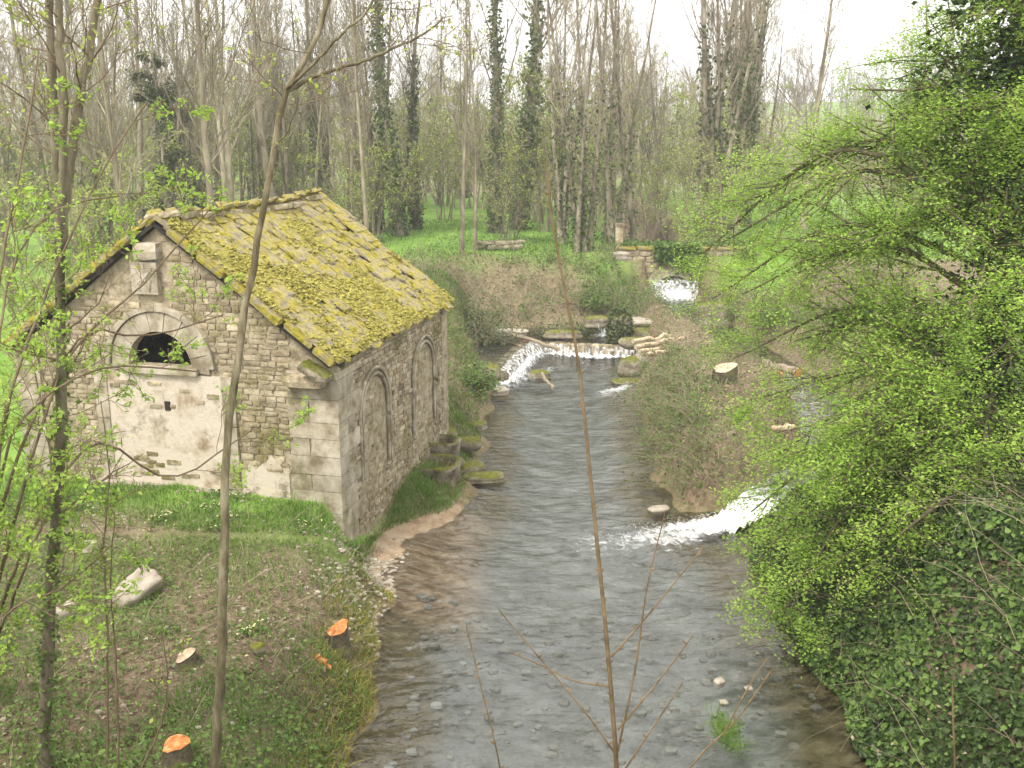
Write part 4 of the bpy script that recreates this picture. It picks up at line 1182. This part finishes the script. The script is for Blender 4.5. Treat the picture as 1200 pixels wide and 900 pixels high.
log('split_log', 'orange split of wood lying below the ragged stump', on(372, 772, .03), on(385, 785, .04), .04, 'wood_cut', 'wood_cut', cat='wood')
log('split_log', 'long orange cut branch lying on the cleared bank beyond the pale stump', at(895, 425, z=.25), at(935, 437, z=.22), .09, 'wood_cut', 'log')
log('split_log', 'thick orange slab of split trunk lying on the cleared bank', at(885, 440, z=.15), at(915, 443, z=.12), .13, 'wood_cut', 'wood_cut')
log('log', 'pinkish short log lying between bush and race on the cleared bank', at(978, 497, z=.05), at(1018, 496, z=.05), .085, 'wood_pale', 'wood_pale')
log('log', 'thin pinkish stick of cut wood left of the short log', at(905, 502, z=.03), at(930, 500, z=.03), .05, 'wood_pale', 'wood_pale')
for k, (u0, v0, u1, v1, r) in enumerate([(745, 407, 795, 398, .06), (750, 412, 800, 404, .05), (742, 400, 785, 394, .05), (758, 416, 790, 411, .045), (770, 402, 800, 396, .05)]):
    log('cut_pole', 'pale cut pole in the little heap above the mossy block', at(u0, v0, z=.0 + .03 * k), at(u1, v1, z=.02 + .03 * k), r, 'wood_pale', 'wood_pale', 'cut poles heaped on the bank', cat='pole')
log('fallen_branch', 'bleached branch lying half in the weir pool', at(600, 392, z=-.5), at(655, 409, z=-.5), .055, 'wood_pale', 'twig_dry', cat='branch')
log('driftwood', 'driftwood branch caught on the boulder below the weir', at(635, 437, z=-.62), at(648, 455, z=-.85), .04, 'wood_pale', 'twig_dry', cat='branch')
for k, (u0, u1, v, dz, r) in enumerate([(556, 592, 290, .08, .10), (566, 608, 287, .22, .09), (572, 612, 284, .10, .09), (584, 614, 291, .24, .07), (558, 580, 285, .24, .07)]):
    g0 = on(575, 293); 
    log('log', 'cut log in the low pile on the meadow edge behind the pool', (pxx(u0, g0[1], 1.5), g0[1] - .1 * (k % 3), g0[2] + dz), (pxx(u1, g0[1], 1.5), g0[1] + .25 - .1 * (k % 3), g0[2] + dz), r, 'wood_pale', 'log', 'logs of the pile on the meadow')
stump('tree_stump', 'reddish sawn stump end showing in the bank behind the weir pool', on(613, 360, 0), .14, .12, 'wood_cut', rag=.2)
fp = on(434, 282); o = thing('fence_post', 'short dark wooden fence post on the meadow beyond the hut roof', 'post', fp)
part('shaft', *tubes(np.array([[0, 0, -.3], [0, 0, .5], [.02, 0, 1.1]]), np.array([.07, .065, .06]), 7), M['bark_mossy'], o, world=False)

# ------------------------------------------------------------------ plants of the near ground
def ground_pts(n, x0, x1, y0, y1, fn, minz=WZ + .03):
    x = rng.uniform(x0, x1, n); y = rng.uniform(y0, y1, n)
    z = height(x, y)
    k = (z > minz) & (fn(x, y, z) > rng.uniform(size=n))
    hx, hy = hut_local(x, y)
    k &= ~((hx > -HW - .05) & (hx < .05) & (hy > -.1) & (hy < HL + .1))
    return np.stack([x, y, z], 1)[k]
nz2 = lambda x, y: .5 + .5 * np.tanh(1.6 * (fbm(x * 2.3, y * 2.3) + .6 * fbm(x * 5.1 + 9, y * 5.1)))
left = lambda x, y, z: (x < -1.2)
def stuff(name, VF, mat, label, cat): return tag(link(name, mesh(name, *VF, M[mat])), label, cat, kind='stuff')
# grass
def lawn_w(x, y, z): return masks(x, y)[0]
g1 = ground_pts(60000, -9.5, -1.9, 9.5, 14.2, lambda x, y, z: lawn_w(x, y, z) * (.35 + .65 * nz2(x, y)) * (x < -2))
g2 = ground_pts(42000, -3.2, -.3, 12.4, 30, lambda x, y, z: (.25 + .75 * nz2(x, y)) * (z > -.8))
g5 = ground_pts(34000, -2.4, -.7, 12.9, 18.5, lambda x, y, z: (.08 + .9 * nz2(x * 2, y * 2) ** 1.5) * (z > -.83))
g3 = ground_pts(42000, -16, 14, 30.5, 44, lambda x, y, z: masks(x, y)[0] * (.2 + .8 * nz2(x * .6, y * .6)))
g4 = ground_pts(42000, -8, -1.3, 6.5, 12.5, lambda x, y, z: .15 + .85 * nz2(x + 4, y) ** 1.6)
stuff('grass', join([blades(g1, .085, .0045), blades(g2, .16, .006), blades(g4, .1, .005), blades(g5, .12, .006, .7)]), 'grass', 'short green spring grass round the hut and down the bank', 'grass')
stuff('meadow_grass', blades(g3, .13, .012), 'grass', 'green tufts of meadow grass on the terrace beyond the pool', 'grass')
d1 = ground_pts(11000, -2.8, -.2, 15.5, 28.5, lambda x, y, z: nz2(x + 7, y + 2) ** 2 * (z > -.8))
d2 = ground_pts(30000, 2.4, 11, 14.5, 36, lambda x, y, z: (.12 + .8 * nz2(x, y + 5) ** 1.5) * (z > -.75) * (race_dist(x, y)[0] > .8))
d3 = ground_pts(6000, -4, 4.5, 28.5, 32.5, lambda x, y, z: nz2(x + 1, y + 3))
stuff('dry_grass', join([blades(d1, .22, .006, .9), blades(d2[::2], .2, .007, 1.0), blades(d3[::3], .16, .009, 1.0)]), 'drygrass', 'straw coloured dead grass on the banks', 'grass')
# leaf litter and low green herbs
l1 = ground_pts(52000, -9, -1.2, 6.3, 13.6, lambda x, y, z: (1 - .85 * masks(x, y)[0]) * (.3 + .7 * (1 - nz2(x, y))) * (x < -1.2))
l2 = ground_pts(34000, -2.4, 9, 13, 33, lambda x, y, z: (.2 + .8 * (1 - nz2(x, y))) * (z > -.78))
stuff('leaf_litter', join([leaves(l1[::2] + np.array([0, 0, .010]), .034, .6, 1.2, .6), leaves(l2 + np.array([0, 0, .02]), .07, .6, .8, .5)]), 'litter', 'brown dead leaves strewn over the banks', 'leaf litter')
h1 = ground_pts(90000, -9, -1.25, 6.3, 13.4, lambda x, y, z: np.clip(.18 + 1.2 * nz2(x, y) ** 2.0, 0, 1) * (x < -1.25))
h2 = ground_pts(8000, -9, -1.25, 6.3, 9.2, lambda x, y, z: np.clip(1.4 * nz2(x + 11, y) ** 2.0, 0, 1))
h3 = ground_pts(66000, -2.6, 11, 12.6, 36, lambda x, y, z: ((x < 0) | (y > 14.6)) * (.1 + .9 * nz2(x + 3, y - 2) ** 1.6) * (z > -.8) * (race_dist(x, y)[0] > .7))
h1[:, 2] += rng.uniform(.01, .07, len(h1)); h2[:, 2] += rng.uniform(.03, .12, len(h2)); h3[:, 2] += rng.uniform(.03, .4, len(h3)) * (h3[:, 1] > 20) + .05
stuff('ground_herbs', join([leaves(h1, .028, .7, .9, .6), leaves(h2, .042, .8, .8, .5, broad=True), leaves(h3, .055, .65, .5, .5)]), 'herb', 'low green herbs and ivy sprouting through the litter', 'herbs')
# ivy of the near right bank
def rb(x, y): return x - np.interp(y, YR, XR)
iv = ground_pts(190000, 3.2, 8.2, 5.8, 13.9, lambda x, y, z: (rb(x, y) > .02) * (.55 + .45 * nz2(x, y)) * sm(14.2, 13, y), WZ)
lump = .10 + .14 * np.clip(fbm(iv[:, 0] * 3, iv[:, 1] * 3 + iv[:, 2] * 3), -1, 2)
nx_ = np.stack([-np.ones(len(iv)) * .75, np.zeros(len(iv)), np.ones(len(iv)) * .6], 1)
iv = iv + nx_ * (np.clip(lump, .02, .5) * rng.uniform(.3, 1, len(iv)))[:, None]
yo = rng.uniform(size=len(iv)) < .07 + .22 * nz2(iv[:, 0] * 1.3, iv[:, 1] * 1.3 + 4) ** 2
stuff('young_ivy', leaves(iv[yo] + nx_[yo] * .03, .045, .85, .3, .6, side=(-.6, -.4, .9), broad=True), 'herb', 'lighter young leaves sprouting over the dark ivy of the bank', 'ivy')
b6 = ground_pts(900, 3.2, 6.5, 6, 14, lambda x, y, z: (rb(x, y) > .02) * .8, WZ)
S6, R6 = shoots(b6, .8, .004, .5, .35, 5); S6[:, :, 0] -= np.linspace(0, 1, 5)[None] ** 1.5 * .45
stuff('ivy_stems', tubes(S6, R6, 3), 'twig_dry', 'thin bare stems trailing over the ivy bank', 'stems')
dl_ = iv[rng.integers(0, len(iv), 1800)] + nx_[:1800] * .02
stuff('fallen_leaves', leaves(dl_, .05, .6, .3, .5, side=(-.5, -.4, .9)), 'litter', 'dead brown leaves caught on the ivy bank', 'leaves')
stuff('ivy_cover', leaves(iv[~yo], .052, .85, .3, .45, droop=.3, side=(-.7, -.45, .6), broad=True), 'ivy', 'dark ivy smothering the steep bank under the leafy tree', 'ivy')
# brush: tangles of dry stems
b1 = ground_pts(3000, 2.4, 5.6, 15.0, 22.5, lambda x, y, z: (z > -.85) * np.where(rb(x, y) < .9, 1, .10) * (race_dist(x, y)[0] > .7), WZ)
gap = lambda x, y: ~((x / y > .135) & (x / y < .19) & (y > 23))
b2 = ground_pts(4600, 2.8, 12, 22, 36.5, lambda x, y, z: gap(x, y) * (z > -.7) * (nz2(x, y) ** 2) * (race_dist(x, y)[0] > .7))
b3 = ground_pts(1500, -3.4, 4.8, 28.6, 32.3, lambda x, y, z: nz2(x, y) ** 1.5)
b4 = ground_pts(3600, -8, -1.2, 6.5, 12.5, lambda x, y, z: (1 - nz2(x, y)))
b5 = ground_pts(700, -2.6, -.3, 15.5, 28.5, lambda x, y, z: nz2(x, y) * (z > -.8))
S1, R1 = shoots(b1, .75, .0055, .55, .30, 5)
S1[:, :, 0] -= np.linspace(0, 1, 5)[None] ** 2 * .35 * (rb(b1[:, 0], b1[:, 1]) < .8)[:, None]
br_ = [tubes(S1, R1, 3), tubes(*shoots(b2, .6, .006, .4, .12, 5), 3), tubes(*shoots(b3, .6, .007, .5, .2, 4), 3),
       tubes(*shoots(b4, .38, .0032, 1.6, .25, 4), 3), tubes(*shoots(b5, .5, .005, .5, .25, 4), 3)]
stuff('brushwood', join(br_), 'twig_dry', 'tangled dry twigs and bramble stems on the banks', 'brushwood')
bl = join([leaves(S1[rng.integers(0, len(S1), 9000), rng.integers(1, 5, 9000)] + rng.normal(size=(9000, 3)) * .05, .05, .6, .4),
           leaves(along(shoots(b2, .8, .005, .4, .1, 5)[0], 6500, .2, 1, .05), .055, .6, .4),
           leaves(along(shoots(b3, .55, .005, .5, .2, 4)[0], 6500, .1, 1, .05), .075, .6, .4)])
stuff('bramble_leaves', bl, 'herb', 'green bramble and ivy leaves among the brushwood', 'leaves')
# hanging grass and moss at the stream edge of the left bank
e1 = ground_pts(16000, -2.2, -1.1, 7, 12.2, lambda x, y, z: sm(.9, .2, np.interp(y, YL, XL) - x) * .9, WZ)
stuff('bank_moss', join([blades(e1, .06, .006, .9)]), 'mosstuft', 'yellow green moss along the water line of the bank', 'moss')
# primroses before the hut
for k, (u, v) in enumerate([(258, 580), (278, 585), (242, 597), (197, 606), (188, 613), (250, 618), (268, 608), (42, 592), (95, 598), (292, 742), (360, 620), (100, 630)]):
    c = on(u, v)
    o = thing('primrose_clump', 'clump of pale yellow primroses in the grass before the hut', 'flowers', c, 'primroses before the hut')
    q = np.concatenate([rng.normal(size=(70, 2)) * .09, rng.uniform(.01, .06, (70, 1))], 1)
    tag(part('leaves', *leaves(q, .07, .4, .5), M['herb'], o, world=False), kind='stuff')
    q = np.concatenate([rng.normal(size=(11, 2)) * .08, rng.uniform(.06, .10, (11, 1))], 1)
    tag(part('flowers', *leaves(np.repeat(q, 3, 0), .02, .9, 1.5), M['white_flower'], o, world=False), kind='stuff')

# ------------------------------------------------------------------ big leafing tree leaning over the stream
def px(pts, n=None):
    P = np.array([at(u, v, Y=Y) for u, v, Y in pts])
    return bend(P, n) if n else P
tb = np.array([5.35, 10.6, float(height(5.35, 10.6))])
hw = thing('leafy_tree', 'tree in bright fresh leaf leaning out over the stream from the ivy bank', 'tree', tb)
tp = bend(np.array([tb + (0, 0, -.4), tb + (-.05, 0, 1), tb + (-.15, -.05, 2.2), tb + (-.2, 0, 3.4), tb + (-.1, .1, 5), tb + (0, .1, 6.6)]), 18)
trd = np.linspace(.17, .07, 18)
TG = [(820, 300, 13), (835, 350, 12.8), (860, 420, 12.6), (880, 470, 12.2), (845, 285, 12.6), (890, 235, 12.8), (960, 195, 12.4), (1030, 165, 12), (1045, 95, 11.6), (1120, 30, 11.2), (1150, -60, 11), (870, 345, 12.2), (935, 320, 11.6), (1000, 285, 11.4), (1060, 375, 10.8), (1110, 255, 10.6),
      (955, 470, 11.6), (900, 540, 11.6), (880, 600, 11.4), (885, 660, 10.9), (915, 725, 10.4), (985, 555, 10.4), (1050, 650, 9.7), (1085, 470, 9.8), (1150, 330, 9.8), (1150, 540, 9.2), (1020, 430, 11.2), (1100, 150, 11), (1180, 120, 10), (1185, 430, 9.4),
      (940, 620, 10.8), (980, 690, 10.2), (1000, 500, 11), (930, 400, 12.0), (1190, 20, 10.4), (1060, 230, 11.8), (1150, 200, 10.4), (1060, 560, 10), (1130, 620, 9.4)]
LB = []
for u, v, Y in TG:
    e = at(u, v, Y=Y)
    hz = np.clip(e[2] + .2 * (tb[0] - e[0]) * rng.uniform(-.5, 1), tb[2] + .7, tb[2] + 5.6)
    i = int(np.argmin(np.abs(tp[:, 2] - hz)))
    s = tp[i]; m = (s + e) / 2 + np.array([0, 0, .22 * np.linalg.norm(e[:2] - s[:2])]) + rng.normal(size=3) * .12
    LB.append(bend([s, m, e], 12))
LB = np.array(LB)
LR = np.linspace(.042, .008, 12)[None] * rng.uniform(.75, 1.3, (len(LB), 1))
q1 = grow(LB, LR, 17, .22, 1, .75, 1, .55, 6, .02, .12, .3, .35, length=1.15, flat=.45)
q2 = grow(*q1, 7, .15, 1, .9, 1, .45, 4, .03, .2, .4, .3, length=.36, flat=.2)
part('trunk', *tubes(tp, trd, 10), M['bark_mossy'], hw, True)
for a_, r_ in zip(LB, LR): part('limb', *tubes(a_, r_, 6), M['bark_mossy'], hw, True)
tag(part('branches', *join([tubes(*q1, 4), tubes(*q2, 3)]), M['bark_green'], hw), kind='stuff')
lp = np.concatenate([along(q2[0], 150000, .0, 1, .06), along(q1[0], 16000, .3, 1, .06)])
cr = part('crown', *leaves(lp, .034, .62, .8, .6), M['fresh'], hw)
cr['kind'] = 'stuff'
part('big_limb', *tubes(px([(1210, 590, 9.6), (1150, 572, 9.5), (1110, 585, 9.4), (1075, 610, 9.3), (1050, 630, 9.3)], 14), np.linspace(.06, .008, 14), 8), M['bark_mossy'], hw, True)
part('big_limb', *tubes(px([(1150, 575, 9.5), (1130, 605, 9.4), (1138, 645, 9.3)], 8), np.linspace(.035, .012, 8), 7), M['bark_mossy'], hw, True)
cr = part('trunk_ivy', *ivy_on((tp)[None], trd[None], 6500, 1, .075, .24), M['ivy'], hw); cr['kind'] = 'stuff'
cv = at(1165, 120, Y=10.7)
iq = cv + rng.normal(size=(4200, 3)) * np.array([.30, .35, .85])
cr = part('ivy_mass', *leaves(iq, .075, .8, .3), M['ivy'], hw); cr['kind'] = 'stuff'
cv = at(1170, 470, Y=10.6)
iq = cv + rng.normal(size=(4500, 3)) * np.array([.5, .4, .8])
cr = part('ivy_mass', *leaves(iq, .075, .8, .3), M['ivy'], hw); cr['kind'] = 'stuff'

# ------------------------------------------------------------------ near trees on the left bank
def near_tree(name, label, stems, bark, nl, seed, leaf='young', lsize=.034, catk=0, ivy=None, t0=.15, ln=1.1, n1=9):
    b = stems[0][0][0]
    t = thing(name, label, 'tree', b)
    Ps, Rs = [], []
    for P, r0, r1 in stems:
        Q = bend(P, 30); r = np.linspace(r0, r1, 30) * (1 + .05 * rng.normal(size=30)); Q[1:] += rng.normal(size=(29, 3)) * .006 * min(1, r0 / .03)
        Ps.append(Q); Rs.append(r)
        part('stem', *tubes(Q, r, 8), M[bark], t, True)
    Ps, Rs = np.array(Ps), np.array(Rs)
    a1 = grow(Ps, Rs, n1, t0, .98, .95, 1, .24, 7, .05, .13, .25, .35, length=ln)
    a2 = grow(*a1, 5, .2, 1, .7, 1, .6, 5, .04, .15, .4, .3, length=ln * .42)
    a3 = grow(*a2, 3, .2, 1, .7, 1, .7, 4, .02, .15, .5, .3, length=ln * .2)
    tag(part('branches', *join([tubes(a1[0], np.maximum(a1[1], .003), 5), tubes(a2[0], np.maximum(a2[1], .002), 4), tubes(a3[0], np.maximum(a3[1], .0015), 3)]), M['twig'], t), kind='stuff')
    if nl:
        q = along(a3[0], nl, .2, 1, .01)
        tag(part('leaves', *leaves(q, lsize, .6, .3, .5), M[leaf], t), kind='stuff')
    if catk:
        q = along(a3[0], catk, .2, 1)
        C = q[:, None] + np.linspace(0, 1, 4)[None, :, None] * np.array([0, 0, -.075]) + rng.normal(size=(catk, 4, 3)) * .002
        tag(part('catkins', *tubes(C, np.full((catk, 4), .0045) * np.array([.6, 1, 1, .5]), 5), M['twig_red'], t), kind='stuff')
    if ivy:
        tag(part('ivy', *ivy_on(Ps[:1], Rs[:1], ivy, .8, .045, .03), M['herb'], t), kind='stuff')
    return t
b = on(45, 905); Y0 = b[1]
bA = [b - (0, 0, .2)] + list(px([(56, 750, Y0), (69, 560, Y0 + .05), (72, 430, Y0 + .1), (70, 300, Y0 + .1), (66, 200, Y0 + .1), (60, 60, Y0 + .1), (55, -60, Y0 + .1)]))
near_tree('ivied_tree', 'slim forked tree with ivy creeping up its stems on the near left bank', [
    (np.array(bA), .056, .028), (px([(71, 290, Y0 + .1), (88, 150, Y0 + .2), (104, 60, Y0 + .25), (125, -60, Y0 + .3)]), .038, .026), (px([(70, 280, Y0 + .1), (74, 150, Y0), (70, 40, Y0), (68, -60, Y0)]), .036, .024)], 'bark', 1500, 1, catk=40, ivy=900, t0=.3, ln=1.0, n1=9)
b = on(248, 905); Y1 = b[1]
near_tree('forked_tree', 'slender smooth tree forking high into bare branches before the hut gable', [
    (np.array([b - (0, 0, .2)] + list(px([(262, 700, Y1), (266, 520, Y1 + .1), (285, 380, Y1 + .15), (305, 260, Y1 + .2), (322, 170, Y1 + .2), (335, 105, Y1 + .2), (372, 45, Y1 + .25), (395, -40, Y1 + .3)]))), .046, .016),
    (px([(334, 108, Y1 + .2), (372, 88, Y1 + .3), (430, 70, Y1 + .4), (495, 40, Y1 + .5), (520, 20, Y1 + .5)]), .018, .006),
    (px([(335, 105, Y1 + .2), (362, 80, Y1 + .1), (400, 40, Y1), (432, 10, Y1), (440, -30, Y1)]), .014, .006)], 'bark_green', 420, 2, catk=26, t0=.25, ln=.9, n1=6)
# hazel shrub: long low twigs with small leaves crossing the gable
hb = on(-40, 800)
HZ = [[(20, 690, 6.9), (60, 560, 7), (40, 430, 7.2)], [(0, 600, 7), (80, 420, 7.3), (170, 330, 7.6), (250, 240, 7.8)], [(20, 600, 7), (90, 400, 7.4), (170, 395, 7.8), (260, 370, 8)],
      [(0, 520, 6.9), (60, 330, 7.1), (120, 200, 7.3), (170, 120, 7.5)], [(-10, 520, 6.5), (10, 330, 6.6), (60, 250, 6.8), (140, 230, 7)], [(10, 720, 6.8), (70, 690, 6.9), (130, 640, 7.0)],
      [(30, 640, 7), (110, 520, 7.4), (200, 560, 7.8), (300, 500, 8)], [(0, 560, 6.8), (50, 470, 6.9), (130, 430, 7.2), (230, 435, 7.6)], [(-20, 480, 6.5), (30, 160, 6.6), (45, 60, 6.7)]]
near_tree('hazel_shrub', 'hazel with long thin twigs and tiny new leaves reaching across the hut front', [(np.array([hb - (0, 0, .2)] + list(px(q))), .02, .006) for q in HZ], 'twig', 11500, 3, lsize=.036, catk=70, t0=.3, ln=.75, n1=10, leaf='fresh')
for k, (lb, q) in enumerate([('thin upright brown sapling stem between the two near trees', [(124, 900), (126, 760), (122, 640), (128, 560), (118, 470)]),
                             ('thinner twin stem beside the upright brown sapling', [(138, 905), (136, 780), (130, 690), (134, 600)]),
                             ('short bent sapling stem leaning toward the orange stump', [(150, 905), (185, 860), (196, 800), (190, 740)])]):
    b = on(*q[0]); P = np.array([b - (0, 0, .15)] + list(px([(u, v, b[1]) for u, v in q[1:]])))
    near_tree('sapling', lb, [(P, .012, .004)], 'twig', 45, 5 + k, t0=.4, ln=.35, n1=4)

# ------------------------------------------------------------------ saplings on the road embankment right under the viewer
def embank(name, label, paths, r0):
    t = None
    for k, (pts, ra, rb_) in enumerate(paths):
        P = px(pts)
        if t is None:
            base = np.array([P[0][0], 2.95, float(height(P[0][0], 2.95)) - .1])
            t = thing(name, label, 'sapling', base)
            P = np.concatenate([[base], P])
        Q = bend(P, 26); rr = np.linspace(ra, rb_, 26)
        st = part('stem' if k == 0 else 'shoot', *tubes(Q, rr, 7), M['twig_red'], t, True)
        nb = max(4, int(np.linalg.norm(Q[-1] - Q[0]) / .085))
        bd = []
        for i in range(nb):
            c = Q[int((i + .7) / nb * 25)]; r = rr[int((i + .7) / nb * 25)]; a = i * 2.4
            d = np.array([math.cos(a), math.sin(a) * .4, .5]); 
            bd.append(tubes(np.array([c, c + d * .009, c + d * .017 + (0, 0, .004)]), np.array([r * .7, .0042, .001]), 5))
        tag(part('buds', *join(bd), M['twig_red'], st), kind='stuff')
    return t
e = 3.25
embank('bare_sapling', 'tall single stemmed bare sapling with side shoots rising from the road bank', [
    ([(724, 960, e), (722, 890, e), (711, 750, e), (700, 640, e), (688, 520, e), (677, 420, e), (660, 330, e), (646, 250, e), (640, 185, e)], .0115, .0035),
    ([(722, 885, e), (690, 840, e), (640, 780, e), (584, 714, e)], .004, .002), ([(716, 805, e), (670, 797, e), (630, 778, e), (598, 765, e)], .0035, .002),
    ([(724, 880, e), (745, 780, e), (758, 690, e), (780, 598, e)], .0045, .002), ([(724, 855, e), (770, 800, e), (812, 745, e)], .0045, .002), ([(716, 770, e), (760, 720, e), (825, 640, e)], .004, .002),
    ([(730, 905, e), (760, 860, e), (800, 800, e)], .004, .002)], .01)
embank('bare_sapling', 'short thin bare shoot standing left of the tall sapling over the water', [([(592, 960, e), (584, 890, e), (565, 810, e), (546, 732, e)], .0045, .002)], .005)
embank('bare_sapling', 'arching reddish shoot reaching over the shallow cobbles', [([(780, 960, e), (815, 892, e), (862, 845, e), (905, 784, e)], .0055, .0025), ([(850, 855, e), (880, 800, e), (900, 770, e)], .003, .0018)], .005)
embank('bare_sapling', 'single short brown shoot standing before the ivy bank', [([(1119, 980, e), (1119, 900, e), (1117, 850, e), (1116, 802, e)], .0055, .003)], .005)
# water weed in the shallows
wx = at(852, 858, z=WZ)
ww = np.stack([rng.normal(wx[0], .07, 900), rng.normal(wx[1], .16, 900), np.full(900, WZ - .01)], 1)
tag(link('water_weed', mesh('water_weed', *blades(ww, .05, .006, 1.2), M['grass'])), 'bright green tuft of water weed in the shallows by the cobbles', 'water weed', kind='stuff')

# ------------------------------------------------------------------ haze
hz = mesh('haze', BV * .5 * np.array([900, 800, 40]) + np.array([0, 340, 17]), BF)
mh = bpy.data.materials.new('haze'); mh.use_nodes = True
mh.node_tree.nodes.remove(mh.node_tree.nodes['Principled BSDF'])
pv_ = mh.node_tree.nodes.new('ShaderNodeVolumePrincipled')
pv_.inputs['Color'].default_value = (.93, .95, 1, 1); pv_.inputs['Density'].default_value = .0017; pv_.inputs['Anisotropy'].default_value = .2
mh.node_tree.links.new(pv_.outputs[0], mh.node_tree.nodes['Material Output'].inputs['Volume'])
hz.materials.append(mh)
HAZE = True
if HAZE: tag(link('haze', hz), kind='stuff')
